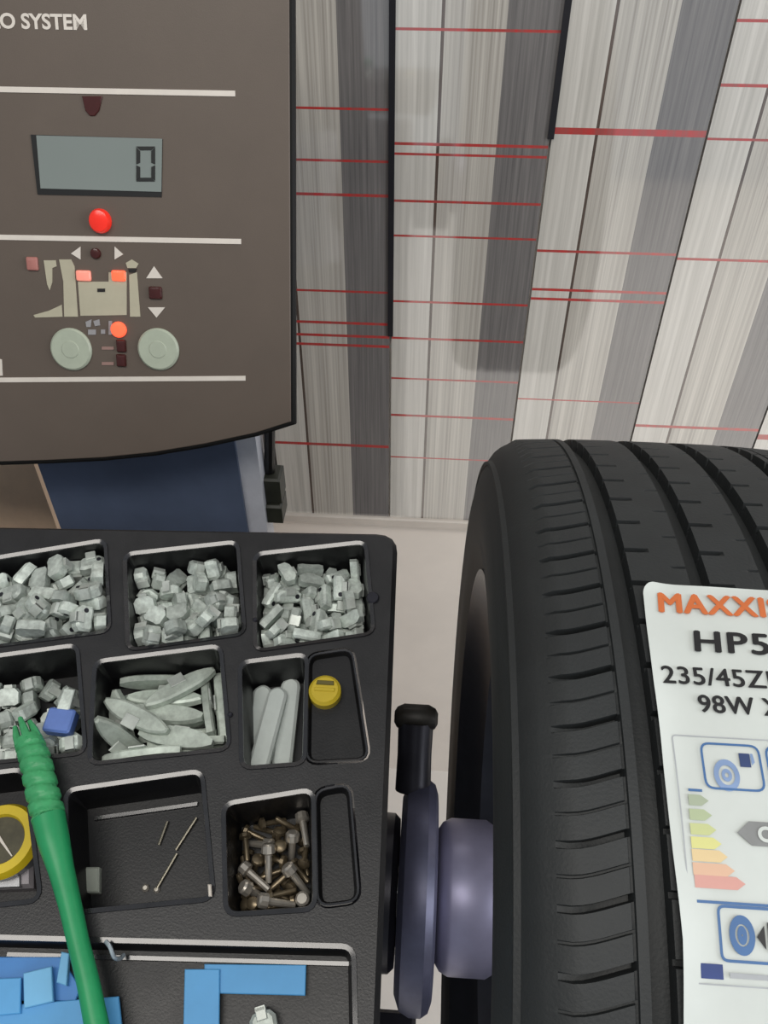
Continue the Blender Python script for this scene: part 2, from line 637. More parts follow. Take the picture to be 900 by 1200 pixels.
def pprint(name, px_poly, m, h=0.0006, z=0.0008, ch=0.0, label=None):
    o = MB().prism(ccw([puv(*p) for p in px_poly]), z, z + h, PF, 0, ch).build(name, m, panel)
    if label:
        o['label'] = label
    return o


lv = 2 * (um - 0.02)
for (x1, y1, x0, y0) in ((276, 110, 0, 105), (283, 283, 0, 278), (288, 443, 0, 445)):
    a, b = puv(x1, y1), puv(x0, y0)
    th = 0.0019
    aL = (lv - a[0], b[1] + (b[1] - a[1]) * 0.0)
    MB().prism(ccw([(a[0], a[1] - th), (a[0], a[1] + th), (b[0], b[1] + th), (aL[0], aL[1] + th), (aL[0], aL[1] - th), (b[0], b[1] - th)]),
               0.0008, 0.0014, PF).build('white_rule', white_print, panel)
# lettering
vs, fs = text_flat('LO SYSTEM', 0.0135, 0.0004, 0, 1.0, 1.0, 'RIGHT')
c = puv(104, 35)
wd = max(v[0] for v in vs) - min(v[0] for v in vs)
want = c[0] - puv(-8, 33)[0]
finish('panel_lettering', [PF(c[0] + x * want / wd, c[1] + y, 0.0012) for x, y in vs], fs, white_print, panel, None, None, False)['label'] = 'white lettering LO SYSTEM'
# maroon marker under the top rule
pprint('marker_lens', [(97, 113), (121, 113), (117, 130), (112, 136), (106, 136), (101, 130)], maroon, 0.0012, ch=0.0004)
# display: dark recess frame, screen, zero
pprint('display_bezel', [(37, 158), (191, 163), (190, 231), (45, 228)], mat('bezel_dark', (22, 22, 22), 0.4), 0.0008)
pprint('display_screen', [(44, 159), (191, 163), (190, 225), (49, 221)],
       mat('lcd_glass', (126, 134, 130), 0.16, vary=0.05, scale=(5, 5, 5), coat=0.5), 0.0014, label='grey-green liquid crystal screen')
seg_m = mat('lcd_segment', (18, 20, 20), 0.5)
X0, X1, Y0, YM, Y1, T = 161, 183, 172, 193, 213, 4.5
segs = [[(X0, Y0), (X1, Y0), (X1 - T, Y0 + T), (X0 + T, Y0 + T)], [(X0, Y1), (X0 + T, Y1 - T), (X1 - T, Y1 - T), (X1, Y1)],
        [(X0, Y0 + 1), (X0 + T, Y0 + T + 1), (X0 + T, YM - 2), (X0, YM)], [(X0, YM + 1), (X0 + T, YM + 3), (X0 + T, Y1 - T), (X0, Y1 - 1)],
        [(X1, Y0 + 1), (X1, YM), (X1 - T, YM - 2), (X1 - T, Y0 + T + 1)], [(X1, YM + 1), (X1, Y1 - 1), (X1 - T, Y1 - T), (X1 - T, YM + 3)]]
mb = MB()
for s in segs:
    mb.prism(ccw([puv(*p) for p in s]), 0.0022, 0.0026, PF)
mb.build('digit', seg_m, panel, smooth=False)['label'] = 'black digit 0'


def led(px, py, rx, ry, lit, name='indicator_light', square=False, h=0.003):
    c = puv(px, py)
    e = puv(px + rx, py)
    r = e[0] - c[0]
    ryy = r * ry / rx
    base = circle(c, r, 20, ryy) if not square else rounded([(c[0] - r, c[1] - ryy), (c[0] + r, c[1] - ryy), (c[0] + r, c[1] + ryy), (c[0] - r, c[1] + ryy)], r * 0.3, 3)
    mb = MB()
    n = len(base)
    vs, fs = [], []
    prof = [(1, 0.0008), (1, 0.0008 + h * 0.5), (0.85, 0.0008 + h * 0.85), (0.5, 0.0008 + h)]
    for k, z in prof:
        vs += [PF(c[0] + (x - c[0]) * k, c[1] + (y - c[1]) * k, z) for x, y in base]
    for k in range(len(prof) - 1):
        for i in range(n):
            fs.append((k * n + i, k * n + (i + 1) % n, (k + 1) * n + (i + 1) % n, (k + 1) * n + i))
    fs.append(tuple(range((len(prof) - 1) * n, len(prof) * n)))
    mb.add(vs, fs)
    o = mb.build(name, lit, panel)
    return o


red_lit = mat('lamp_red', (226, 44, 30), 0.25, emit=0.30, vary=0.1)
orange_lit = mat('lamp_orange', (250, 92, 60), 0.25, emit=1.1, vary=0.1)
pink_lit = mat('lamp_pink', (232, 140, 122), 0.3, emit=0.45, vary=0.1)
led(119, 259, 12.5, 13.5, red_lit, h=0.007)['label'] = 'lit red lamp below the screen'
led(113, 297, 6, 6, maroon)
led(183, 343, 7.5, 7, maroon, square=True)
led(140, 386, 9, 9, orange_lit, h=0.004)['label'] = 'lit orange-red lamp'
led(143, 405, 5.5, 7, maroon, square=True)
led(143, 422, 5.5, 7, maroon, square=True)
led(99, 323, 8.5, 6, pink_lit, square=True)
led(140, 323, 8, 6, orange_lit, square=True)
led(39, 309, 6.5, 7.5, mat('lamp_dull_pink', (170, 112, 104), 0.4), square=True)
for tri in ([(84, 297), (95, 289), (95, 304)], [(135, 289), (145, 298), (135, 304)], [(172, 326), (181, 312), (191, 326)], [(174, 360), (194, 360), (184, 372)]):
    pprint('arrow_print', tri, white_print)
# wheel cross-section pictogram
for poly in ([(52, 305), (66, 305), (67, 312), (62, 314), (62, 330), (59, 340), (56, 333)],
             [(70, 304), (84, 304), (88, 312), (92, 371), (76, 371), (75, 330)],
             [(40, 369), (58, 364), (73, 357), (74, 371), (42, 372)],
             [(92, 330), (128, 330), (128, 319), (149, 319), (149, 369), (95, 370)],
             [(152, 322), (161, 319), (165, 371), (153, 371)],
             [(148, 308), (155, 304), (163, 309), (160, 314), (150, 314)]):
    pprint('wheel_pictogram', poly, pale_print, 0.0005)
pprint('pictogram_slot', [(115, 338), (124, 338), (124, 342), (115, 342)], dark_print, 0.0009)
pprint('pictogram_slot', [(151, 315), (161, 315), (159, 319), (152, 319)], dark_print, 0.0009)
for poly in ([(101, 377), (108, 374), (107, 383), (102, 383)], [(110, 376), (117, 374), (118, 381), (112, 382)], [(104, 386), (113, 386), (113, 392), (104, 392)], [(119, 386), (124, 386), (124, 391), (119, 391)], [(128, 376), (132, 376), (132, 392), (128, 392)]):
    pprint('small_icon_print', poly, mat('print_grey', (150, 148, 150), 0.5))
for y in (408, 426):
    pprint('small_caption_print', [(120, y - 2), (134, y - 2), (134, y + 1.5), (120, y + 1.5)], mat('print_grey2', (150, 120, 112), 0.5))
pprint('white_mark_print', [(-12, 418), (3, 421), (4, 440), (-12, 440)], white_print)
btn = mat('button_pale_green', (170, 178, 160), 0.45, vary=0.05, scale=(80, 80, 80))
for px in (84.5, 186.5):
    c = puv(px, 409)
    r = puv(px + 24, 409)[0] - c[0]
    mb = MB()
    mb.prism(circle(c, r, 40), 0.0008, 0.0036, PF, 0, 0.0014)
    mb.prism(circle(c, r * 0.42, 24), 0.0034, 0.0041, PF, 0, 0.0005)
    mb.build('button', btn, panel)['label'] = 'round pale green push button'

# shaft and flange
AX0 = Vector((0, AX_Y, AX_Z))


def AF(t, x, y):
    return AX0 + Vector((t, x, y))


MB().lathe([(-0.10, 0.0), (-0.10, 0.058), (-0.012, 0.054), (-0.008, 0.05), (-0.008, 0.0)], AF, 40).build('shaft_bearing', dark_metal, bal)
MB().lathe([(-0.008, 0.0), (-0.008, 0.017), (0.30, 0.017), (0.303, 0.014), (0.303, 0.0)], AF, 32).build('shaft', bright_metal, bal)
fl_ = MB().lathe([(-0.007, 0.018), (-0.007, 0.066), (-0.003, 0.076), (0.004, 0.0795), (0.012, 0.0795), (0.017, 0.076), (0.019, 0.07), (0.019, 0.018)], AF, 72, closed=True).build('flange_disc', mat('flange_blue_grey', (96, 98, 122), 0.42, metal=0.4, vary=0.15), bal)
fl_['label'] = 'blue-grey balancer flange disc'
MB().lathe([(0.020, 0.018), (0.020, 0.044), (0.024, 0.050), (0.030, 0.053), (0.056, 0.053), (0.061, 0.050), (0.095, 0.050), (0.095, 0.018)], AF, 64, closed=True).build('clamping_cup', steel_blue, bal)['label'] = 'pale steel clamping cup on the shaft'
# clamp lever standing up behind the flange
dv = Vector((0, 0.70, 0.71)).normalized()
ctr = AX0 + Vector((0.000, 0, 0))
mb = MB()
mb.tube([ctr + dv * 0.074, ctr + dv * 0.10, ctr + dv * 0.124], [0.0130, 0.0125, 0.0130], 16)
mb.build('clamp_lever', dark_metal, bal)
mb = MB()
e = ctr + dv * 0.127
mb.tube([e + Vector((-0.016, 0, 0)), e + Vector((-0.014, 0, 0)), e + Vector((-0.009, 0, 0)), e + Vector((0.009, 0, 0)), e + Vector((0.014, 0, 0)), e + Vector((0.016, 0, 0))],
        [0.004, 0.0075, 0.010, 0.010, 0.0075, 0.004], 16)
mb.build('lever_knob', mat('knob_brown_black', (30, 27, 22), 0.5, vary=0.2), bal)
# lower gauge block under the flange
mb = MB()
mb.box((-0.05, AX_Y - 0.11, AX_Z - 0.11), (0.010, AX_Y - 0.055, AX_Z - 0.075), 0, 0.003)
mb.build('gauge_arm', dark_metal, bal)

# ------------------------------------------------------------------ wheel: tyre, rim, label
XL = 0.036
wheel = thing('car_wheel', (XL + 0.109, AX_Y, AX_Z - 0.335), 'car wheel with new black tyre and white paper label, mounted on the balancer shaft', 'wheel')


def WF(a, phi, r):
    return Vector((XL + a, AX_Y + r * math.cos(phi), AX_Z + r * math.sin(phi)))


GRV = [0.057, 0.093, 0.127, 0.161]
TW = 0.218
RT = 0.335
NP_ = 92
PIT = 2 * math.pi * RT / NP_
side = [(0.020, 0.226), (0.012, 0.232), (0.0075, 0.240), (0.0045, 0.252), (0.0025, 0.258), (0.0030, 0.262), (0.0012, 0.272), (0.0005, 0.284), (0.0016, 0.297), (0.0022, 0.299), (0.0030, 0.3035), (0.0050, 0.3105),
        (0.0066, 0.3140), (0.0050, 0.3148), (0.0052, 0.3168), (0.0080, 0.3178), (0.0098, 0.3208), (0.0125, 0.3248), (0.016, 0.3278), (0.020, 0.3299)]


def crown(a):
    x = abs(a - TW / 2) / (TW / 2)
    return RT - 0.0045 * x ** 3.2


aa = set()
for k in range(25, int(TW * 1000) - 24, 4):
    aa.add(k / 1000)
for g in GRV:
    for d in (-0.0046, -0.0039, 0.0, 0.0039, 0.0046):
        aa.add(round(g + d, 5))
for c_ in (0.0475, TW - 0.0475):
    for d in (-0.0009, -0.0005, 0.0005, 0.0009):
        aa.add(round(c_ + d, 5))
aa = sorted(a for a in aa if not any(0.0001 < abs(a - g) < 0.0038 for g in GRV))
prof = side + [(a, None) for a in aa] + [(TW - a, r) for a, r in side[::-1]]
tl = [-0.0016, -0.0011, 0.0011, 0.0016, 0.004, 0.0075]
h_ = PIT / 2
tl += [h_ - 0.0008, h_ - 0.0004, h_ + 0.0004, h_ + 0.0008, h_ + 0.0045, h_ + 0.008]


def curve(a):
    x = a if a < TW / 2 else TW - a
    return 0.0075 * smooth01(x, 0.024, 0.058) + 0.0012 * (1 - smooth01(x, 0.010, 0.024))


def mask_main(x):
    return smooth01(x, 0.010, 0.022) * 0.6 + smooth01(x, 0.026, 0.036) * 0.4 if x < 0.0480 else 0


verts = []
npr = len(prof)
nring = NP_ * len(tl)
for p in range(NP_):
    for ti, t in enumerate(tl):
        for a, r in prof:
            x = a if a < TW / 2 else TW - a
            if r is None:
                r = crown(a)
                gd = 0
                for g in GRV:
                    if abs(a - g) < 0.0042:
                        gd = 0.0075
                if abs(x - 0.0475) < 0.0007:
                    gd = max(gd, 0.0012)
                d = 0
                if 0.010 < x < 0.048:
                    if ti in (1, 2):
                        d = 0.0060 * mask_main(x)
                    elif ti in (7, 8):
                        d = 0.0016 * smooth01(x, 0.012, 0.02)
                else:
                    for gi, g in enumerate(GRV):
                        if ti in (1, 2) and g + 0.004 < a < g + 0.0125 and a < TW - 0.05:
                            d = 0.0045
                        if gi and ti in (7, 8) and g - 0.010 < a < g - 0.004:
                            d = 0.002
                r = r - max(gd, d)
            phi = -(p * PIT + t + curve(a)) / RT
            verts.append((XL + a, AX_Y + r * math.cos(phi), AX_Z + r * math.sin(phi)))
faces = []
for k in range(nring):
    k2 = (k + 1) % nring
    for i in range(npr - 1):
        faces.append((k * npr + i, k * npr + i + 1, k2 * npr + i + 1, k2 * npr + i))
finish('tyre', verts, faces, rubber, wheel, None, None, True, 30)['label'] = 'black rubber tyre with four grooves and sipes'

# rim: barrel, lip, spokes, hub
rim_m = mat('rim_alloy', (72, 74, 82), 0.3, metal=0.7, vary=0.1)


def RF(t, x, y):
    return Vector((XL + t, AX_Y + x, AX_Z + y))


mb = MB()
mb.lathe([(0.010, 0.2385), (0.007, 0.2385), (0.0065, 0.2345), (0.012, 0.229), (0.022, 0.220), (0.030, 0.206), (0.10, 0.202), (0.165, 0.206), (0.195, 0.221), (0.205, 0.230), (0.210, 0.235),
          (0.208, 0.2385), (0.2, 0.236), (0.19, 0.226), (0.16, 0.210), (0.10, 0.2065), (0.034, 0.2105), (0.024, 0.226)], RF, 96, 0, True)
rim = mb.build('rim', rim_m, wheel)
rim['label'] = 'grey alloy rim'
mb = MB()
mb.lathe([(0.095, 0.018), (0.095, 0.075), (0.105, 0.082), (0.14, 0.08), (0.17, 0.06), (0.175, 0.034), (0.175, 0.018)], RF, 48, 0, True)
mb.build('rim_hub', rim_m, rim)
for k in range(5):
    ph = R(90 + 72 * k)
    e1, e2 = Vector((0, math.cos(ph), math.sin(ph))), Vector((0, -math.sin(ph), math.cos(ph)))
    for sgn in (-1, 1):
        mb = MB()
        pts = []
        for r, t0, t1, w, off in ((0.07, 0.125, 0.165, 0.016, 0.016), (0.14, 0.15, 0.182, 0.012, 0.026), (0.2045, 0.165, 0.20, 0.014, 0.036)):
            c = Vector((XL, AX_Y, AX_Z)) + e1 * r + e2 * (off * sgn)
            pts.append([c + Vector((t0, 0, 0)) - e2 * w, c + Vector((t0, 0, 0)) + e2 * w, c + Vector((t1, 0, 0)) + e2 * w * 0.8, c + Vector((t1, 0, 0)) - e2 * w * 0.8])
        vs = [p for q in pts for p in q]
        fs = [(k2 * 4 + i, k2 * 4 + (i + 1) % 4, k2 * 4 + 4 + (i + 1) % 4, k2 * 4 + 4 + i) for k2 in range(2) for i in range(4)] + [(0, 1, 2, 3), (8, 9, 10, 11)]
        mb.add(vs, fs)
        mb.build('spoke', rim_m, rim)
# wing nut on the outer side of the wheel
mb = MB()
mb.lathe([(0.18, 0.018), (0.18, 0.06), (0.19, 0.062), (0.215, 0.045), (0.25, 0.036), (0.25, 0.018)], RF, 40, 0, True)
wn = mb.build('clamping_nut', dark_metal, bal)

# ---- paper label on the tread
RL = RT + 0.0012


def thit(px, py, r=RL):
    d = ray(px, py)
    oy, oz = CAM.y - AX_Y, CAM.z - AX_Z
    A = d.y ** 2 + d.z ** 2
    B = oy * d.y + oz * d.z
    C = oy ** 2 + oz ** 2 - r * r
    t = (-B - math.sqrt(B * B - A * C)) / A
    p = CAM + d * t
    phi = math.atan2(p.z - AX_Z, p.y - AX_Y)
    return (p.x - XL, -phi * RL)


def LF(a, s, h=0.0):
    """label space -> world; the paper follows the crown and lifts a little at its left edge"""
    return WF(a, -s / RL, RL + h)


lt = thit(752, 684)
lb_a = thit(790, 1100)[0]
s_top = lt[1]
s_bot = s_top - 0.265
LW = 0.112
edge = [(752, 688), (757, 730), (765, 800), (777, 900), (788, 1000), (798, 1100), (800, 1198)]
ev = [thit(*p) for p in edge]


def left_edge(s):
    if s <= ev[-1][1]:
        return ev[-1][0]
    for k in range(len(ev) - 1):
        if ev[k][1] >= s >= ev[k + 1][1]:
            t = (ev[k][1] - s) / (ev[k][1] - ev[k + 1][1])
            return lerp(ev[k][0], ev[k + 1][0], t)
    return ev[0][0]


right_a = max(e[0] for e in ev) + LW
NS, NA = 64, 24
vs, fs = [], []
cr_ = 0.007
for layer in (0, 1):
    for j in range(NS + 1):
        s = s_top - cr_ * (1 - math.cos(j / 10 * math.pi / 2)) if j <= 10 else lerp(s_top - cr_, s_bot, (j - 10) / (NS - 10))
        ins = 0
        if s_top - s < cr_:
            q = cr_ - (s_top - s)
            ins = cr_ - math.sqrt(max(0, cr_ ** 2 - q ** 2))
        a0, a1 = left_edge(s) + ins, right_a - ins
        for i in range(NA + 1):
            t = i / NA
            lift = 0.0022 * max(0, 1 - t / 0.12) ** 2 * (0.6 + 0.4 * math.sin(j * 0.35)) + 0.0003 * math.sin(t * 9 + j * 0.2)
            vs.append(LF(lerp(a0, a1, t), s, (0.0 if layer else -0.00035) + lift))
st = (NS + 1) * (NA + 1)
for layer in (0, 1):
    for j in range(NS):
        for i in range(NA):
            a = layer * st + j * (NA + 1) + i
            fs.append((a, a + 1, a + NA + 2, a + NA + 1))
brd = [i for i in range(NA + 1)] + [j * (NA + 1) + NA for j in range(1, NS + 1)] + [NS * (NA + 1) + i for i in range(NA - 1, -1, -1)] + [j * (NA + 1) for j in range(NS - 1, 0, -1)]
for k in range(len(brd)):
    a, b = brd[k], brd[(k + 1) % len(brd)]
    fs.append((a, b, b + st, a + st))
paper = mat('label_paper', (202, 208, 204), 0.55, vary=0.03, scale=(30, 30, 30))
label = finish('tyre_label', vs, fs, paper, wheel, None, None, True, 40)
label['label'] = 'white paper label with tyre size and rating stuck on the tread'
PH = 0.0008


def lprint(name, poly, m, h=PH, txt=None, sub=True):
    """flat print: polygon in label space (metres), cut into strips so that it follows the tread"""
    poly = ccw(poly)
    bm = bmesh.new()
    bv = [bm.verts.new((x, y, 0)) for x, y in poly]
    bm.faces.new(bv)
    ys = [p[1] for p in poly]
    y = min(ys) + 0.006
    while y < max(ys):
        bmesh.ops.bisect_plane(bm, geom=bm.verts[:] + bm.edges[:] + bm.faces[:], plane_co=(0, y, 0), plane_no=(0, 1, 0))
        y += 0.006
    bm.verts.ensure_lookup_table()
    vs = [LF(v.co.x, v.co.y, h) for v in bm.verts]
    idx = {v: i for i, v in enumerate(bm.verts)}
    fs = [tuple(idx[v] for v in f.verts) for f in bm.faces]
    bm.free()
    o = finish(name, vs, fs, m, label, None, None, False)
    if txt:
        o['label'] = txt
    return o


def lframe(name, p0, p1, th, m, rad=0.003):
    """hollow rounded frame between label-space corners"""
    out = rounded([(p0[0], p0[1]), (p1[0], p0[1]), (p1[0], p1[1]), (p0[0], p1[1])], rad, 5)
    inn = offset(out, -th)
    n = len(out)
    res, fs = [], []
    # subdivide long vertical runs
    O, I = [], []
    for i in range(n):
        a, b, c, d = Vector(out[i]), Vector(out[(i + 1) % n]), Vector(inn[i]), Vector(inn[(i + 1) % n])
        k = max(1, int((b - a).length / 0.006))
        for q in range(k):
            O.append(a.lerp(b, q / k))
            I.append(c.lerp(d, q / k))
    vs = [LF(p.x, p.y, PH) for p in O] + [LF(p.x, p.y, PH) for p in I]
    m_ = len(O)
    fs = [(i, (i + 1) % m_, m_ + (i + 1) % m_, m_ + i) for i in range(m_)]
    return finish(name, vs, fs, m, label, None, None, False)


def ltext(name, body, px0, px1, hpx, m, bold, shear=0.0, txt=None, spacing=1.0):
    """lettering whose baseline starts at px0; px1 = (x where the visible characters `n` end, n)"""
    a0 = thit(*px0)
    top = thit(px0[0], px0[1] - hpx)
    capH = top[1] - a0[1]
    size = capH / 0.70
    vs, fs = text_flat(body, size, 0.0, shear, spacing)
    vis, _ = text_flat(body[:px1[2]], size, 0.0, shear, spacing)
    want = thit(px1[0], px1[1])[0] - a0[0]
    k = want / (max(v[0] for v in vis) - min(v[0] for v in vis))
    x0 = min(v[0] for v in vs)
    mb = MB()
    for q, (dx, dy) in enumerate(((0, 0), (bold, 0), (-bold, 0), (0, bold * 0.6), (0, -bold * 0.6))):
        mb.add([LF(a0[0] + (x - x0 + dx * size) * k, a0[1] + y + dy * size, PH + q * 0.00002) for x, y in vs], fs)
    o = finish(name, mb.v, mb.f, m, label, None, None, False)
    if txt:
        o['label'] = txt
    return o


orange = mat('print_orange', (204, 108, 56), 0.5, vary=0.06)
ink = mat('print_black', (26, 26, 28), 0.5)
blue_ink = mat('print_blue', (66, 106, 156), 0.5, vary=0.08)
grey_ink = mat('print_pale_grey', (168, 172, 176), 0.5)
ltext('lettering', 'MAXXIS', (773, 718), (890, 724, 4), 22, orange, 0.045, 0.12, 'orange lettering MAXXIS', 1.08)
ltext('lettering', 'HP5', (815, 764), (903, 768, 3), 24, ink, 0.03, 0.1, 'black lettering HP5', 1.12)
ltext('lettering', '235/45ZR18', (777, 801), (897, 804, 7), 20, ink, 0.02, 0.0, 'black lettering 235/45ZR18', 1.05)
ltext('lettering', '98W XL', (820, 835), (885, 838, 3), 20, ink, 0.025, 0.0, 'black lettering 98W XL', 1.05)


def LP(px, py):
    return thit(px, py)


# rating panel: outline frame, fuel icon frame, graded bars, class arrow, noise icon, flag
c0 = LP(783, 861)
c1 = LP(803, 1152)
lframe('rating_outline', (LP(786, 861)[0], c1[1]), (right_a - 0.006, c0[1]), 0.0005, grey_ink, 0.002)
i0, i1 = LP(826, 925), LP(888, 874)
lframe('icon_frame', (i0[0], i0[1]), (i1[0], i1[1]), 0.0009, blue_ink, 0.004)
wI = i1[0] - i0[0]
lframe('icon_frame', (i1[0] + 0.002, i0[1]), (i1[0] + 0.002 + wI, i1[1]), 0.0009, blue_ink, 0.004)
tc_ = LP(851, 909)
ro = LP(866, 909)[0] - tc_[0]
pale_blue = mat('print_pale_blue', (128, 152, 190), 0.5)


def ring_print(c, r0, r1, m, name='tyre_icon', ex=1.0):
    n = 28
    vs = [LF(c[0] + r0 * math.cos(2 * math.pi * k / n), c[1] + ex * r0 * math.sin(2 * math.pi * k / n), PH) for k in range(n)]
    vs += [LF(c[0] + r1 * math.cos(2 * math.pi * k / n), c[1] + ex * r1 * math.sin(2 * math.pi * k / n), PH) for k in range(n)]
    fs = [(k, (k + 1) % n, n + (k + 1) % n, n + k) for k in range(n)]
    return finish(name, vs, fs, m, label, None, None, False)


ring_print(tc_, ro, ro * 0.62, pale_blue, ex=1.25)
ring_print(tc_, ro * 0.4, ro * 0.15, pale_blue, ex=1.25)
pu = LP(872, 891)
w_ = ro * 0.42
lprint('pump_icon', [(pu[0] - w_, pu[1] - w_ * 1.4), (pu[0] + w_, pu[1] - w_ * 1.4), (pu[0] + w_, pu[1] + w_ * 1.2), (pu[0] - w_, pu[1] + w_ * 1.2)], mat('print_navy', (48, 66, 110), 0.5))
lprint('pump_icon', [(pu[0] + w_ * 1.2, pu[1] - w_), (pu[0] + w_ * 1.8, pu[1] - w_ * 0.4), (pu[0] + w_ * 1.6, pu[1] + w_ * 1.2), (pu[0] + w_ * 1.1, pu[1] + w_ * 1.2)], pale_blue)
bars = [(807, 820, 938, (150, 168, 132)), (808, 824, 955, (166, 186, 128)), (809, 829, 972, (200, 212, 118)), (810, 835, 988, (232, 230, 110)), (811, 842, 1003, (244, 206, 128)), (812, 850, 1019, (240, 176, 132)), (814, 862, 1034, (226, 140, 124))]
for x0, x1, y, c in bars:
    p, q = LP(x0, y + 6), LP(x1, y - 6)
    t = (q[1] - p[1])
    lprint('grade_bar', [(p[0], p[1]), (q[0], p[1]), (q[0] + t * 0.7, p[1] + t / 2), (q[0], q[1]), (p[0], q[1])], mat('grade_%d_%d_%d' % c, tuple(int(v * 0.62 + 70) for v in c), 0.5, vary=0.03))
for (xa, ya, xb, yb) in ((806, 926, 822, 926), (816, 1056, 900, 1058)):
    p, q = LP(xa, ya), LP(xb, yb)
    lprint('blue_rule', [(p[0], p[1] - 0.0005), (q[0] + (0.03 if xb == 900 else 0), p[1] - 0.0005), (q[0] + (0.03 if xb == 900 else 0), p[1] + 0.0005), (p[0], p[1] + 0.0005)], blue_ink)
p, q = LP(863, 976), LP(880, 963)
hh = q[1] - p[1]
gm = mat('print_mid_grey', (132, 134, 134), 0.5)
lprint('class_arrow', [(p[0], p[1]), (q[0] - 0.001, p[1] - hh), (q[0] + 0.022, p[1] - hh), (q[0] + 0.022, p[1] + hh), (q[0] - 0.001, p[1] + hh)], gm)
vs, fs = text_flat('C', hh * 1.7, 0.0003)
finish('class_letter', [LF(q[0] + 0.0015 + x, p[1] - hh * 0.6 + y, PH + 0.0003) for x, y in vs], fs, paper, label, None, None, False)
n0, n1 = LP(844, 1127), LP(905, 1064)
lframe('icon_frame', (n0[0], n0[1]), (n1[0] + 0.02, n1[1]), 0.001, blue_ink, 0.003)
nc = LP(869, 1096)
nr = LP(884, 1096)[0] - nc[0]
ring_print(nc, nr, nr * 0.55, blue_ink, 'noise_icon', 1.45)
ring_print(nc, nr * 0.38, 0.0002, blue_ink, 'noise_icon', 1.8)
sp = LP(886, 1098)
lprint('speaker_icon', [(sp[0], sp[1]), (sp[0] + 0.003, sp[1] - 0.004), (sp[0] + 0.003, sp[1] + 0.004)], ink)
lprint('speaker_icon', [(sp[0] + 0.0042, sp[1] - 0.005), (sp[0] + 0.012, sp[1] - 0.005), (sp[0] + 0.012, sp[1] + 0.005), (sp[0] + 0.0042, sp[1] + 0.005)], ink)
f0, f1 = LP(821, 1146), LP(846, 1130)
lprint('flag_print', [f0, (f1[0], f0[1]), f1, (f0[0], f1[1])], mat('print_flag_blue', (40, 62, 122), 0.5))
t0, t1 = LP(855, 1146), LP(905, 1143)
lprint('small_print', [t0, (t1[0], t0[1]), t1, (t0[0], t1[1])], grey_ink)

# ------------------------------------------------------------------ loose things in the tray
zinc = mat('zinc_grey', (198, 207, 200), 0.46, metal=0.25, vary=0.3, scale=(160, 160, 160), rnd=(0.66, 1.15))
zinc2 = mat('zinc_bright', (190, 196, 190), 0.4, metal=0.3, vary=0.18, scale=(90, 90, 90))
strip_m = mat('weight_strip_grey', (190, 200, 190), 0.48, metal=0.2, vary=0.25, scale=(120, 120, 120), rnd=(0.65, 1.15))
stick_m = mat('weight_stick_white', (190, 198, 194), 0.5, vary=0.08, scale=(60, 60, 60))
brass = mat('brass_dark', (120, 108, 88), 0.35, metal=0.7, vary=0.35, scale=(120, 120, 120))
silver = mat('screw_silver', (190, 184, 174), 0.3, metal=0.7, vary=0.2, scale=(90, 90, 90))
ID = lambda u, v, w: Vector((u, v, w))
KINDS = {}


def kind_mesh(key, mb, mats):
    me = bpy.data.meshes.new('wheel_weight_' + key)
    me.from_pydata([tuple(p) for p in mb.v], [], mb.f)
    for m in (mats if isinstance(mats, list) else [mats]):
        me.materials.append(m)
    me.polygons.foreach_set('material_index', mb.m)
    bm = bmesh.new()
    bm.from_mesh(me)
    bmesh.ops.recalc_face_normals(bm, faces=bm.faces)
    bm.to_mesh(me)
    bm.free()
    me.polygons.foreach_set('use_smooth', [True] * len(me.polygons))
    me.set_sharp_from_angle(angle=R(35))
    KINDS[key] = me


def clip_weight(L, W, H, hole=False):
    """curved lead body with a folded spring clip over its middle"""
    mb = MB()
    n = 6
    pts = []
    for k in range(n + 1):
        t = k / n - 0.5
        pts.append((t * L, W * 0.5 - 0.0012 * (2 * t) ** 2 - (W * 0.18 if k in (0, n) else 0)))
    pts += [(t * L, -W * 0.5 - 0.0008 * (2 * t) ** 2 + (W * 0.16 if abs(t) > 0.49 else 0)) for t in [0.5 - k / n for k in range(n + 1)]]
    mb.prism(ccw(pts), -H / 2, H / 2, ID, 0, H * 0.22)
    cw = L * 0.2
    mb.prism([(-cw, W * 0.1), (cw, W * 0.1), (cw, W * 0.66), (-cw, W * 0.66)], H / 2 - 0.0003, H / 2 + 0.0011, ID, 1, 0.0003)
    mb.prism([(-cw, W * 0.5), (cw, W * 0.5), (cw * 0.9, W * 0.68), (-cw * 0.9, W * 0.68)], -H * 0.35, H / 2 + 0.0011, ID, 1)
    if hole:
        mb.prism(circle((L * 0.3, 0), 0.0016, 12), H / 2 - 0.0002, H / 2 + 0.0002, ID, 2)
    return mb


kind_mesh('block', clip_weight(0.0168, 0.0112, 0.0076, True), [zinc, zinc2, dark_metal])
kind_mesh('short', clip_weight(0.0132, 0.0108, 0.0078), [zinc, zinc2])
kind_mesh('bar', clip_weight(0.0176, 0.0084, 0.0060, True), [zinc, zinc2, dark_metal])
mb = MB()
nn = 10
pts = []
for k in range(nn + 1):
    t = k / nn - 0.5
    pts.append((t * 0.048, 0.0068 * (1 - (2 * abs(t)) ** 3 * 0.75)))
pts += [(t * 0.048, -0.0056 * (1 - (2 * abs(t)) ** 3 * 0.75)) for t in [0.5 - k / nn for k in range(nn + 1)]]
mb.prism(ccw(pts), -0.0025, 0.0025, ID, 0, 0.0012)
mb.prism([(-0.005, 0.001), (0.005, 0.001), (0.005, 0.009), (-0.005, 0.009)], 0.0023, 0.0034, ID, 1, 0.0003)
kind_mesh('strip', mb, [strip_m, zinc2])
mb = MB()
mb.prism(rounded([(-0.029, -0.0062), (0.027, -0.0062), (0.031, 0.0), (0.027, 0.0062), (-0.029, 0.0062)], 0.005, 4), -0.0032, 0.0032, ID, 0, 0.0016)
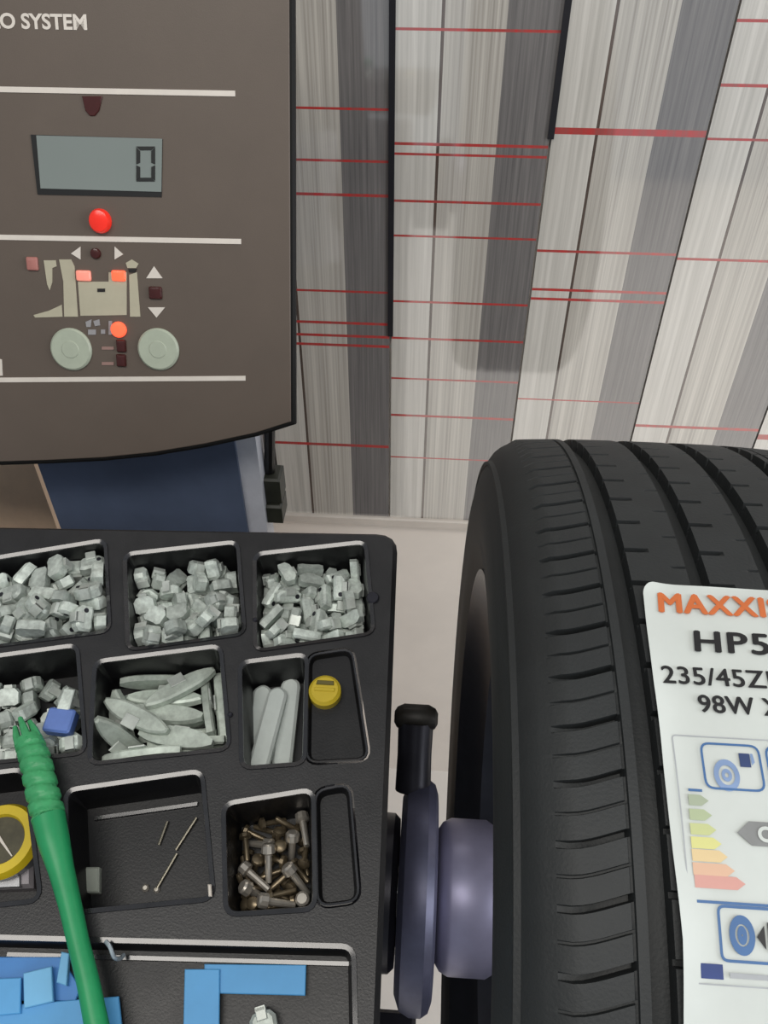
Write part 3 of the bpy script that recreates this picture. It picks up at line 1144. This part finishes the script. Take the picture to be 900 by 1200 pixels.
kind_mesh('stick', mb, [stick_m])
mb = MB()
mb.lathe([(-0.009, 0.0), (-0.009, 0.0012), (-0.008, 0.0016), (0.004, 0.0016), (0.0045, 0.0036), (0.0065, 0.0036), (0.0075, 0.002), (0.0075, 0.0)], ID, 10)
kind_mesh('screw', mb, [brass])
mb = MB()
mb.lathe([(-0.011, 0.0), (-0.011, 0.0018), (0.004, 0.0022), (0.005, 0.0042), (0.009, 0.0040), (0.010, 0.0028), (0.010, 0.0)], ID, 10)
kind_mesh('bolt', mb, [silver])

HEAPS = [  # well, kind, count, name, label, group
    ('a1', 'block', 92, 'wheel_weight', 'chunky grey clip-on wheel weight heaped in the top left compartment of the tray', 'wheel weights in the top left compartment'),
    ('a2', 'short', 62, 'wheel_weight', 'stubby grey clip-on wheel weight heaped in the top middle compartment of the tray', 'wheel weights in the top middle compartment'),
    ('a3', 'bar', 66, 'wheel_weight', 'narrow grey clip-on wheel weight heaped in the top right compartment of the tray', 'wheel weights in the top right compartment'),
    ('b1', 'short', 44, 'wheel_weight', 'grey wheel weight in the middle-row compartment under the green stick tool', 'wheel weights under the green tool'),
    ('b2', 'strip', 19, 'wheel_weight', 'long flat leaf-shaped grey wheel weight in the centre compartment of the tray', 'long weights in the centre compartment'),
    ('c3', 'screw', 34, 'screw', 'small dark brass screw in the front right compartment of the tray', 'screws in the front right compartment'),
    ('c3', 'bolt', 9, 'bolt', 'pale silver bolt among the dark screws in the front right compartment', 'bolts in the front right compartment'),
]
POSES = {6:[[-650,-2085,-677,259,136,207,933],[-502,-2234,-636,156,163,-819,527],[-465,-1899,-691,715,-74,-610,333],[-657,-1885,-704,409,870,-221,166],[-406,-1800,-644,525,285,395,698],[-632,-2169,-690,198,-353,-503,-763],[-579,-2010,-646,316,-602,-720,-140],[-356,-2184,-733,413,550,-539,486],[-411,-2085,-670,403,-197,-889,93]],5:[[-636,-2117,-803,683,580,-275,-349],[-684,-2151,-811,517,-630,472,-337],[-517,-1809,-732,298,-760,550,-175],[-721,-1968,-769,132,-678,-711,-133],[-591,-1982,-772,135,-858,-481,-121],[-545,-2019,-781,926,132,-109,336],[-715,-2037,-737,772,272,-41,-572],[-453,-2030,-783,374,93,-212,-898],[-416,-2114,-802,675,-732,-77,-43],[-627,-1911,-756,6,521,-852,-57],[-415,-2067,-758,461,-198,-61,-863],[-529,-1912,-691,729,-28,-674,-116],[-604,-2228,-707,518,-111,-774,-346],[-585,-2108,-761,718,619,311,-76],[-496,-2177,-817,74,19,-977,198],[-731,-1907,-684,466,395,434,662],[-641,-2217,-753,203,339,-634,665],[-386,-1943,-745,549,-231,-359,719],[-703,-2135,-708,790,-220,562,-107],[-407,-2017,-721,394,49,247,884],[-556,-1853,-696,190,-747,-447,-454],[-591,-2047,-740,162,-111,892,-407],[-503,-1770,-678,489,814,100,-297],[-409,-1788,-728,25,-701,712,28],[-473,-2204,-730,457,-879,-135,27],[-381,-1945,-677,228,-672,600,-369],[-466,-2157,-771,159,-150,-890,-399],[-555,-1971,-697,194,-972,98,-94],[-659,-2004,-719,616,-505,-540,-272],[-605,-1765,-670,240,-85,-288,-923],[-705,-1815,-733,117,132,161,971],[-505,-2077,-716,431,-818,-367,103],[-492,-2167,-687,149,145,-899,-386],[-629,-1786,-727,206,969,-135,21]],0:[[-2032,-583,-391,15,-861,-498,-105],[-2317,-748,-427,6,-101,981,165],[-2017,-312,-336,555,63,-94,824],[-2757,-641,-402,19,81,977,197],[-2394,-515,-375,11,-631,-759,-161],[-2269,-583,-398,464,53,100,-879],[-2469,-657,-393,620,778,64,80],[-2164,-279,-321,12,-673,724,153],[-2649,-832,-433,620,778,63,79],[-2857,-515,-371,112,-985,-130,-15],[-2524,-541,-380,34,-775,621,115],[-2157,-450,-368,992,113,-6,52],[-1925,-687,-400,619,779,63,79],[-2665,-757,-416,63,79,-620,-778],[-2633,-591,-357,634,-76,-685,351],[-2021,-295,-243,515,-13,82,-853],[-2195,-722,-374,152,-473,86,-864],[-2067,-700,-337,631,10,-253,733],[-2485,-782,-435,6,-101,980,169],[-2783,-850,-409,649,162,-743,-27],[-2539,-364,-338,15,286,940,183],[-2128,-579,-300,826,-421,-325,189],[-1857,-705,-246,744,160,-649,12],[-2754,-707,-202,69,292,511,-806],[-2758,-568,-267,861,-426,-262,-93],[-2846,-721,-313,454,-336,-751,342],[-2040,-258,-153,982,2,10,188],[-1937,-595,-279,116,-86,479,-866],[-2322,-290,-282,481,-492,-579,-436],[-2516,-544,-290,26,-857,500,122],[-2913,-563,-276,384,425,477,667],[-2695,-445,-359,17,-980,-194,-41],[-2356,-788,-341,54,111,-979,-163],[-2512,-848,-333,777,-501,-288,-248],[-2256,-508,-290,38,-998,-13,-42],[-2866,-409,-334,625,770,69,109],[-2718,-676,-310,182,-136,950,212],[-2166,-743,-259,459,332,308,765],[-2314,-788,-264,111,-54,163,-979],[-2290,-393,-307,516,-483,395,587],[-2600,-410,-230,240,-613,-20,-752],[-2157,-256,-226,38,-988,-137,67],[-1932,-497,-356,372,468,499,627],[-1941,-557,-184,951,-255,-100,-142],[-2345,-660,-291,94,-227,807,-537],[-2840,-464,-216,12,501,841,204],[-2688,-422,-240,378,-643,196,-637],[-2024,-451,-270,129,925,-80,350],[-2336,-678,-169,245,872,-282,-318],[-2252,-829,-152,764,-628,28,148],[-2551,-714,-310,361,-693,596,-186],[-2674,-848,-308,307,-165,-213,913],[-2414,-351,-323,474,595,-404,-507],[-2886,-568,-93,892,355,-107,259],[-2411,-521,-257,706,-479,361,-377],[-2471,-679,-196,696,-527,12,487],[-2812,-834,-191,776,-91,-330,-529],[-2757,-884,-257,45,236,134,-962],[-2087,-454,-199,276,867,297,291],[-2616,-791,-233,911,-335,190,-145],[-2022,-732,-246,492,-243,237,-801],[-2598,-652,-187,311,-435,208,819],[-2280,-547,-178,11,-67,-734,676],[-1955,-382,-120,410,-432,-481,643],[-2256,-660,-141,89,362,171,912],[-2435,-803,-197,78,-856,66,-507],[-2921,-461,-137,77,-985,-119,-100],[-2618,-908,-155,558,-584,377,453],[-1970,-538,-103,93,73,-185,-976],[-2099,-664,-165,554,754,-304,181],[-2500,-542,-176,110,148,133,-974],[-2352,-405,-185,190,-747,637,-6],[-2844,-640,-163,201,209,-315,-904],[-2825,-744,-89,177,30,-501,846],[-2180,-422,-175,127,837,-401,350],[-1953,-729,-162,546,403,135,722],[-2750,-399,-105,681,713,162,21],[-2684,-555,-157,49,-379,-153,-911],[-2251,-316,-137,88,566,800,179],[-2483,-371,-175,702,-406,-315,493],[-2121,-588,-139,647,-439,383,491]],1:[[-1313,-484,-395,268,18,-957,-112],[-1069,-532,-426,641,73,-86,759],[-1091,-648,-415,596,423,478,-487],[-1540,-369,-370,623,782,13,16],[-1447,-470,-379,339,-803,89,-483],[-1119,-305,-374,798,91,67,-592],[-1408,-602,-442,524,59,-96,844],[-1069,-418,-338,97,847,199,483],[-1032,-696,-296,454,-428,400,671],[-1568,-502,-412,9,-794,594,129],[-1391,-381,-350,647,508,-567,33],[-1522,-706,-467,130,15,112,-985],[-1314,-222,-348,5,-417,-888,-193],[-1206,-683,-432,502,-495,355,613],[-1012,-563,-322,724,173,-667,-7],[-1649,-347,-357,682,-147,-695,173],[-1556,-610,-425,617,776,82,103],[-1537,-738,-379,121,71,70,-988],[-1203,-488,-367,929,65,319,-177],[-1389,-726,-441,616,-357,-467,-525],[-1223,-590,-412,478,521,-582,401],[-1496,-512,-311,793,182,-561,150],[-1451,-616,-316,677,-651,-270,211],[-1157,-181,-338,7,-596,-785,-171],[-1081,-290,-242,476,-396,-607,499],[-1297,-741,-339,784,-517,-271,-211],[-1179,-706,-299,689,167,-705,-20],[-1626,-435,-276,181,-432,803,369],[-1259,-338,-382,325,37,107,-939],[-1190,-213,-261,33,-991,-58,-114],[-1175,-353,-278,153,-572,48,-805],[-1372,-772,-240,115,124,-974,-148],[-1116,-563,-291,310,-604,-408,611],[-1693,-299,-230,4,-642,-146,-753],[-1517,-270,-348,224,33,-968,-108],[-1438,-753,-310,139,772,-539,-307],[-1074,-474,-210,179,-43,504,844],[-1333,-650,-339,257,-322,435,800],[-1257,-580,-272,286,172,-922,199],[-1581,-578,-301,262,863,-343,261],[-1388,-487,-245,241,-806,-59,-537],[-1300,-435,-286,825,-8,332,-458],[-1326,-288,-277,19,-606,-763,-224],[-1249,-700,-205,946,-48,-225,-228],[-1130,-552,-136,747,400,-8,-531],[-1477,-400,-235,22,-138,589,796],[-1471,-270,-260,90,-784,-527,315],[-1497,-797,-211,476,459,-52,-748],[-1218,-523,-225,902,-305,167,-257],[-1334,-785,-139,183,526,-624,548],[-1363,-619,-203,70,-988,-119,-72],[-1613,-517,-231,44,-130,902,409],[-1595,-275,-253,721,331,-441,-420],[-1584,-729,-277,526,352,545,550],[-1124,-400,-155,767,-565,-19,305],[-1015,-611,-192,673,9,735,88],[-1003,-723,-164,417,-486,440,629],[-1497,-637,-214,47,208,967,136],[-1268,-362,-170,397,-744,386,-374],[-1315,-219,-182,167,-176,-268,-932],[-1201,-243,-156,761,-238,573,-190],[-1145,-683,-122,415,633,625,192]],2:[[-721,-593,-443,8,717,-678,-164],[-577,-672,-452,616,774,92,115],[-258,-526,-418,623,781,30,38],[-717,-464,-404,136,170,-608,-764],[-530,-454,-406,17,-147,-983,-112],[-249,-456,-390,38,-30,781,-622],[-759,-610,-353,409,606,-426,-533],[-404,-577,-446,942,107,36,-317],[-234,-608,-435,76,86,-579,-807],[-675,-580,-358,339,512,-497,-613],[-558,-313,-385,475,54,-99,873],[-436,-180,-355,636,72,-86,763],[-760,-733,-310,49,643,174,744],[-588,-536,-425,111,-974,198,23],[-250,-553,-325,2,184,-956,-229],[-785,-351,-383,73,-646,-755,-86],[-587,-176,-354,989,112,-11,93],[-273,-375,-400,992,113,-5,48],[-614,-593,-344,568,-264,649,-432],[-472,-620,-388,172,822,-345,-420],[-348,-659,-367,808,-578,-82,76],[-684,-317,-386,755,86,73,-646],[-566,-466,-345,923,105,42,-367],[-325,-176,-339,215,713,-580,-331],[-680,-703,-341,516,562,279,-584],[-549,-662,-323,57,768,505,391],[-372,-474,-357,139,-550,-190,801],[-704,-347,-317,561,64,93,-820],[-416,-351,-377,534,731,278,321],[-202,-393,-291,392,-661,317,-556],[-673,-505,-264,538,409,619,401],[-422,-556,-309,261,574,579,517],[-260,-444,-213,464,620,-118,-621],[-815,-350,-290,487,443,487,574],[-566,-354,-261,19,-425,-111,898],[-225,-240,-352,475,592,-403,-511],[-763,-518,-282,696,-157,84,696],[-526,-490,-246,754,112,368,-532],[-207,-640,-311,368,-108,-560,-734],[-764,-207,-337,82,44,-257,-962],[-494,-333,-330,802,68,326,495],[-420,-186,-280,104,742,-622,-227],[-765,-415,-208,508,-213,538,-638],[-460,-601,-233,694,-190,-335,608],[-228,-570,-217,287,-882,-92,-362],[-808,-254,-229,650,-248,130,706],[-589,-233,-291,16,992,-102,-79],[-338,-326,-294,991,43,112,53],[-631,-747,-257,911,121,361,159],[-362,-633,-206,495,742,444,-88],[-350,-697,-260,789,-522,-263,-188],[-702,-680,-205,461,658,573,161],[-559,-166,-209,645,-749,-6,153],[-234,-288,-240,69,636,761,-105],[-748,-619,-178,743,-498,-359,267],[-603,-598,-234,367,666,328,560],[-326,-413,-305,127,-92,-514,-843],[-687,-290,-231,115,871,-474,-58],[-440,-376,-240,615,-231,-316,685],[-361,-192,-239,310,-196,141,-920],[-667,-427,-183,865,402,281,108],[-510,-727,-226,92,101,-790,597],[-336,-314,-204,724,87,247,-638],[-694,-252,-163,3,487,874,-8],[-540,-260,-216,213,130,-968,17],[-251,-135,-231,711,-195,668,-105]],3:[[-1989,-1338,-612,950,108,-33,290],[-2279,-1501,-622,535,-452,427,572],[-1994,-1454,-619,621,780,51,64],[-2662,-1140,-566,142,16,-112,983],[-2388,-1101,-550,3,-256,944,205],[-2503,-1269,-588,3,-275,-940,-204],[-2120,-1363,-608,7,706,-698,-123],[-2126,-1482,-624,51,65,-602,-794],[-1865,-1411,-591,173,-347,106,-916],[-2527,-1462,-613,726,-533,-325,-289],[-2280,-1019,-519,610,763,134,167],[-2572,-1381,-603,113,142,-612,-769],[-2404,-1509,-623,707,28,695,131],[-2252,-1418,-603,583,-400,479,520],[-1959,-1353,-498,752,135,303,570],[-2369,-1137,-471,41,86,-949,-300],[-2027,-1110,-536,327,333,884,-22],[-2346,-1230,-580,1,-72,-975,-212],[-2510,-1537,-639,621,780,51,64],[-2203,-1295,-574,383,-594,240,665],[-1848,-1450,-493,104,-841,-531,-7],[-2341,-1525,-513,615,435,-255,-607],[-2333,-1308,-494,291,-784,-95,-539],[-2460,-1566,-502,404,427,658,-472],[-2199,-1540,-501,524,-447,375,621],[-2254,-1128,-536,46,705,204,-677],[-1827,-1497,-402,626,764,133,82],[-2148,-1042,-525,245,777,500,294],[-2657,-1181,-481,191,-9,51,-980],[-2635,-1292,-573,706,-50,676,206],[-2084,-1362,-524,62,862,-474,-169],[-1996,-1482,-476,698,279,302,-586],[-2094,-1502,-475,348,-559,-451,602],[-2412,-1342,-498,770,456,-410,-175],[-2512,-1156,-542,389,591,-511,489],[-2391,-1370,-595,169,723,-632,220],[-2572,-1505,-483,681,410,-441,-417],[-1972,-1146,-442,573,-35,450,-684],[-1944,-1225,-558,691,148,707,11],[-2515,-1069,-522,448,547,-559,433],[-2462,-1443,-497,43,449,672,588],[-2227,-1429,-495,990,112,-10,85],[-2229,-1246,-472,8,554,-766,327],[-2083,-1221,-578,2,-155,965,210]],4:[[-1265,-1280,-576,64,53,-488,-869],[-1476,-1065,-554,6,-53,992,113],[-1193,-1337,-626,70,8,113,-991],[-1601,-1271,-554,350,-739,575,23],[-1300,-1182,-590,989,112,-11,93],[-1449,-964,-463,732,-664,6,153],[-1187,-1357,-533,524,848,20,69],[-1032,-1092,-532,541,579,-372,-483],[-1101,-1098,-494,471,357,579,561],[-1386,-1082,-478,995,-94,-9,23],[-1343,-1184,-525,13,-33,-103,994],[-1538,-1415,-462,242,386,-373,808],[-1283,-1035,-417,940,-35,-7,338],[-1338,-1205,-459,52,997,-41,28],[-1238,-1449,-525,811,-579,-68,50],[-1404,-1507,-435,1,-100,575,812],[-1224,-1391,-431,55,66,991,98],[-1490,-1280,-378,202,-29,-145,968],[-1629,-1294,-514,698,347,47,-624]]}
#POSES-HERE
for hi, (wk, kd, cnt, nm, lb, gr) in enumerate(HEAPS):
    poly = [p for k, p, d, s in quads if k == wk and not s][0]
    us = [p[0] for p in poly]
    vs_ = [p[1] for p in poly]
    dep = [d for k, q, d in WELLS if k == wk][0]
    pr = POSES.get(hi)
    for i in range(cnt):
        if pr and i >= len(pr):
            break
        o = bpy.data.objects.new(nm, KINDS[kd])
        COL.objects.link(o)
        o.rotation_mode = 'QUATERNION'
        if pr:
            x, y, z, qw, qx, qy, qz = pr[i]
            o.location = TO + Vector((x, y, z)) / 10000
            o.rotation_quaternion = Quaternion((qw, qx, qy, qz)).normalized() if False else Quaternion((qw / 1000, qx / 1000, qy / 1000, qz / 1000)).normalized()
        else:
            per = 6
            j = i % per
            ux = lerp(min(us) + 0.018, max(us) - 0.018, (j % 3) / 2)
            vy = lerp(min(vs_) + 0.020, max(vs_) - 0.020, (j // 3))
            o.location = TF(ux, vy, 0.0) + Vector((rng.uniform(-.003, .003), rng.uniform(-.003, .003), 0.01 + (i // per) * 0.016 + (0.10 if kd == 'bolt' else 0)))
            o.rotation_quaternion = Quaternion((rng.gauss(0, 1), rng.gauss(0, 1), rng.gauss(0, 1), rng.gauss(0, 1))).normalized()
        o['heap'] = hi
        tag(o, lb, 'screw' if nm == 'screw' else 'bolt' if nm == 'bolt' else 'wheel weight', gr)
#LOOSE-HERE


def tp(px, py, h):
    return hit(px, py, TP + TN * h, TN)


def depth_at(p):
    return (p - CAM).dot(FWD)


def on_tray(pts_px, h0, h1, ch=0.0, lift=None):
    """prism over a tray-parallel polygon given by its picture points at height h0"""
    return MB().prism(ccw([tuv(x, y, h0) for x, y in pts_px]), h0, h1, TF, 0, ch)


# three weight sticks in the narrow compartment
def loose(name, me, u, v, w, yaw, tilt, label, cat, group=None, roll=0.0):
    o = bpy.data.objects.new(name, me)
    COL.objects.link(o)
    B = Matrix((Vector((1, 0, 0)), TE, TN)).transposed()
    rot = B @ Matrix.Rotation(yaw, 3, 'Z') @ Matrix.Rotation(tilt, 3, 'Y') @ Matrix.Rotation(roll, 3, 'X')
    o.location = TF(u, v, w)
    o.rotation_mode = 'QUATERNION'
    o.rotation_quaternion = rot.to_quaternion()
    return tag(o, label, cat, group)


WD = -0.032
for px, py, w, yaw, tilt, lab in ((303, 857, WD + 0.0040, 92, 0, 'pale grey weight stick lying leftmost in the narrow compartment'),
                                  (314, 858, WD + 0.0105, 84, 4, 'pale grey weight stick lying across its neighbour in the narrow compartment'),
                                  (336, 848, WD + 0.0040, 91, 0, 'pale grey weight stick standing apart at the right of the narrow compartment')):
    u, v = tuv(px, py, w)
    loose('weight_stick', KINDS['stick'], u, v, w, R(yaw), R(tilt), lab, 'wheel weight', 'weight sticks in the narrow compartment')

# blue-painted weight in the compartment under the green tool
mb = MB()
mb.prism(rounded([(-0.0085, -0.0075), (0.0085, -0.0075), (0.0085, 0.0075), (-0.0085, 0.0075)], 0.002), -0.004, 0.004, ID, 0, 0.0012)
mb.prism([(-0.004, 0.004), (0.004, 0.004), (0.0035, 0.020), (-0.0035, 0.020)], 0.001, 0.0035, ID, 1, 0.0006)
kind_mesh('blue', mb, [mat('blue_plastic', (98, 126, 194), 0.4, vary=0.1), zinc])
u, v = tuv(71, 846, -0.006)
loose('wheel_weight', KINDS['blue'], u, v, -0.006, R(-3), R(0), 'blue wheel weight with grey clip beside the tip of the green tool', 'wheel weight')

# yellow cap on the ledge beside the sticks
c = tuv(381, 811, 0.0)
mb = MB()
mb.prism(circle(c, 0.0098, 32), -0.0034, 0.0042, TF, 0, 0.0018)
cap = mb.build('yellow_cap', mat('cap_yellow', (196, 172, 44), 0.4, vary=0.08))
tag(cap, 'round yellow plastic cap on the ledge right of the weight sticks', 'cap')
mb = MB().prism([(c[0] - 0.0055, c[1] + 0.0028), (c[0] + 0.0055, c[1] + 0.0028), (c[0] + 0.005, c[1] + 0.0056), (c[0] - 0.005, c[1] + 0.0056)], 0.0040, 0.0050, TF, 0, 0.0004)
mb.build('cap_slot', mat('cap_olive', (96, 88, 34), 0.5), cap)
MB().prism([(c[0] - 0.0062, c[1] - 0.0012), (c[0] + 0.0062, c[1] - 0.0012), (c[0] + 0.0062, c[1] + 0.0010), (c[0] - 0.0062, c[1] + 0.0010)], 0.0040, 0.0050, TF, 0, 0.0004).build('cap_bar', MATS['cap_yellow'], cap)

# yellow dial gauge in the left compartment of the front row
g0 = -0.022
c = tuv(2, 985, -0.004)
gauge = thing('dial_gauge', TF(c[0], c[1], g0), 'yellow-ringed dial gauge with grey metal foot left of the green tool', 'gauge')
mb = MB()
rad = 0.0205
mb.prism(circle(c, rad, 44), -0.016, -0.004, TF, 0, 0.002)
mb.build('dial_body', mat('gauge_grey', (120, 120, 122), 0.4, metal=0.2), gauge)
n = 44
ro_, ri_ = circle(c, rad + 0.0002, n), circle(c, rad * 0.62, n)
vs = [TF(x, y, -0.006) for x, y in ro_] + [TF(x, y, -0.001) for x, y in offset(ro_, -0.002)] + [TF(x, y, -0.001) for x, y in offset(ri_, 0.001)] + [TF(x, y, -0.0035) for x, y in ri_]
fs = [(k * n + i, k * n + (i + 1) % n, (k + 1) * n + (i + 1) % n, (k + 1) * n + i) for k in range(3) for i in range(n)]
MB().add(vs, fs).build('yellow_ring', mat('gauge_yellow', (206, 180, 36), 0.35, vary=0.08), gauge)['label'] = 'bright yellow plastic ring'
MB().prism(ri_, -0.0045, -0.0033, TF).build('dial_face', mat('dial_dark', (72, 68, 50), 0.3, vary=0.3, scale=(120, 120, 120)), gauge)
nd = Vector((0.010, -0.009)).normalized()
nq = Vector((-nd.y, nd.x))
pc = Vector(c)
MB().prism(ccw([tuple(pc - nd * 0.004 + nq * 0.0009), tuple(pc - nd * 0.004 - nq * 0.0009), tuple(pc + nd * 0.012 - nq * 0.0003), tuple(pc + nd * 0.012 + nq * 0.0003)]),
           -0.0034, -0.0024, TF).build('needle', white_print, gauge)
q = [tuv(x, y, -0.012) for x, y in ((-30, 1012), (38, 1008), (38, 1040), (-30, 1043))]
MB().prism(ccw(q), g0, -0.012, TF, 0, 0.002).build('metal_foot', mat('foot_grey', (140, 136, 140), 0.4, metal=0.4, vary=0.15), gauge)
q = [tuv(x, y, -0.011) for x, y in ((-28, 1028), (24, 1026), (24, 1040), (-28, 1042))]
MB().prism(ccw(q), -0.012, -0.0105, TF, 0, 0.0005).build('foot_plate', bright_metal, gauge)

# middle front compartment: plastic tag, two thin rods, tiny offcuts
fz = -0.024
o = on_tray([(95, 1018), (119, 1018), (119, 1048), (95, 1048)], fz, fz + 0.005, 0.0008).build('plastic_tag', mat('tag_grey', (150, 156, 146), 0.5, vary=0.06))
tag(o, 'pale grey rectangular tag in the compartment right of the green tool', 'tag')
for (p, q, lab) in (((230, 958), (206, 996), 'short thin steel rod leaning at the right of the tag compartment'), ((207, 1000), (182, 1044), 'longer thin steel rod on the floor of the tag compartment'),
                    ((196, 962), (186, 990), 'faint thin steel rod nearest the back ridge of the tag compartment')):
    a, b = tuv(*p, fz + 0.0022), tuv(*q, fz + 0.0012)
    o = MB().tube([TF(a[0], a[1], fz + 0.0016), TF(b[0], b[1], fz + 0.0011)], 0.0009, 8).build('steel_rod', mat('rod_steel', (120, 116, 104), 0.35, metal=0.7))
    tag(o, lab, 'rod')
for px, py, s, lab in ((171, 1041, 0.0022, 'tiny brass crumb at the foot of the steel rods, left one'), (184, 1043, 0.0019, 'tiny brass crumb at the foot of the steel rods, right one')):
    a = tuv(px, py, fz)
    MBx = MB().prism(circle(a, s, 7), fz, fz + s, TF, 0, s * 0.4)
    tag(MBx.build('metal_crumb', silver), lab, 'crumb')
o = on_tray([(244, 1037), (248, 1037), (249, 1051), (245, 1051)], 0.0016, 0.0035, 0.0005).build('white_sliver', white_print)
tag(o, 'small white plastic sliver on the rim between the front compartments', 'sliver')

# green stick tool lying across the tray
green = mat('green_plastic', (36, 148, 92), 0.42, vary=0.1, scale=(40, 40, 40))
green2 = mat('green_plastic_pale', (62, 156, 100), 0.45, vary=0.16, scale=(120, 120, 120))
axis_px = [(33, 868, 0.0085), (41, 890, 0.0105), (49, 925, 0.0118), (57, 958, 0.0122), (63, 985, 0.0122), (72, 1020, 0.0115), (82, 1060, 0.0110), (92, 1105, 0.0105), (103, 1150, 0.0100), (113, 1200, 0.0095), (124, 1250, 0.009)]
rpx = [15.5, 17.5, 18.5, 19, 18, 14.5, 13, 12.5, 13, 14, 14.5]
P3 = [tp(*p) for p in axis_px]
R3 = [r / FPX * depth_at(p) for r, p in zip(rpx, P3)]
tool = thing('stick_tool', tp(80, 1060, 0.0), 'green plastic stick tool with forked tip and ribbed neck lying across the tray', 'tool')


def dens(P, Rr, m):
    oP, oR = [], []
    for k in range(len(P) - 1):
        for j in range(m):
            t = j / m
            p0, p1, p2, p3 = P[max(k - 1, 0)], P[k], P[k + 1], P[min(k + 2, len(P) - 1)]
            oP.append(0.5 * ((2 * p1) + (p2 - p0) * t + (2 * p0 - 5 * p1 + 4 * p2 - p3) * t * t + (3 * p1 - p0 - 3 * p2 + p3) * t ** 3))
            oR.append(lerp(Rr[k], Rr[k + 1], t))
    return oP + [P[-1]], oR + [Rr[-1]]


hp, hr = dens(P3[3:], R3[3:], 4)
MB().tube(hp, hr, 18).build('handle', green, tool)
cpnt, crad = dens(P3[:4], R3[:4], 16)
ribs = lambda i, a: 1.0 - 0.13 * (math.sin(i * 0.86 + 1.6 * math.cos(a)) > 0.35) * (i > 6)
MB().tube(cpnt, [r * 1.02 for r in crad], 24, 0, ribs).build('ribbed_neck', green2, tool)
ax = (P3[0] - P3[1]).normalized()
sx = ax.cross(TN).normalized()
sy = sx.cross(ax)
for k in range(6):
    a = 2 * math.pi * k / 6 + 0.3
    dr = sx * math.cos(a) + sy * math.sin(a)
    b = P3[0] - ax * 0.003
    L_ = 0.017 if k % 2 else 0.014
    MB().tube([b + dr * R3[0] * 0.78, b + dr * R3[0] * 0.74 + ax * L_ * 0.5, b + dr * R3[0] * 0.62 + ax * L_], [0.0026, 0.0022, 0.0013], 8).build('prong', green2, tool)

# blue adhesive tape pieces in the front trough
BL = [mat('tape_blue', (84, 160, 216), 0.5, vary=0.06, scale=(30, 30, 30)), mat('tape_blue_light', (112, 180, 224), 0.5, vary=0.06, scale=(30, 30, 30)), mat('tape_blue_deep', (66, 132, 200), 0.5, vary=0.08, scale=(30, 30, 30))]
fz = -FD
TAPES = [
    ([(240, 1130), (359, 1131), (358, 1167), (240, 1164)], fz + 0.0033, 0.0014, 0, 'blue tape strip lying crosswise, the top arm of the blue L'),
    ([(217, 1136), (258, 1136), (257, 1262), (214, 1262)], fz + 0.0049, 0.0014, 0, 'blue tape strip running toward the viewer, the leg of the blue L'),
    ([(-60, 1122), (72, 1122), (96, 1158), (90, 1174), (-60, 1172)], fz + 0.0002, 0.0025, 2, 'deep blue tape sheet at the back of the left blue stack'),
    ([(-60, 1184), (140, 1168), (150, 1262), (-60, 1262)], fz + 0.0030, 0.0022, 0, 'wide blue tape sheet at the front of the left blue stack'),
    ([(-60, 1150), (26, 1146), (25, 1188), (-60, 1196)], fz + 0.0056, 0.0020, 0, 'square blue tape piece leftmost on the left blue stack'),
    ([(29, 1141), (62, 1133), (64, 1174), (30, 1182)], fz + 0.0056, 0.0024, 1, 'pale blue square tape piece lying on top of the left blue stack'),
    ([(74, 1116), (83, 1118), (80, 1156), (68, 1152)], fz + 0.0032, 0.0030, 1, 'narrow pale blue tape sliver beside the green handle'),
]
for pts_, z, th, mi, lab in TAPES:
    o = on_tray(pts_, z, z + th, 0.0004).build('tape_piece', BL[mi])
    tag(o, lab, 'tape', 'blue tape pieces in the front trough')
a = tuv(311, 1200, fz)
loose('wheel_weight', KINDS['short'], a[0], a[1], fz + 0.006, R(20), 0, 'single grey wheel weight lying inside the blue tape L', 'wheel weight')
# bent wire clip hooked on the trough edge
wp = [tp(124, 1103, 0.004), tp(129, 1110, 0.005), tp(134, 1122, 0.004), tp(141, 1123, -0.001), tp(145, 1119, -0.004)]
wpp, _ = dens(wp, [1] * 5, 4)
o = MB().tube(wpp, 0.0011, 8).build('wire_clip', mat('wire_pale', (176, 190, 200), 0.3, metal=0.5))
tag(o, 'small bent wire clip hooked on the front trough edge', 'clip')
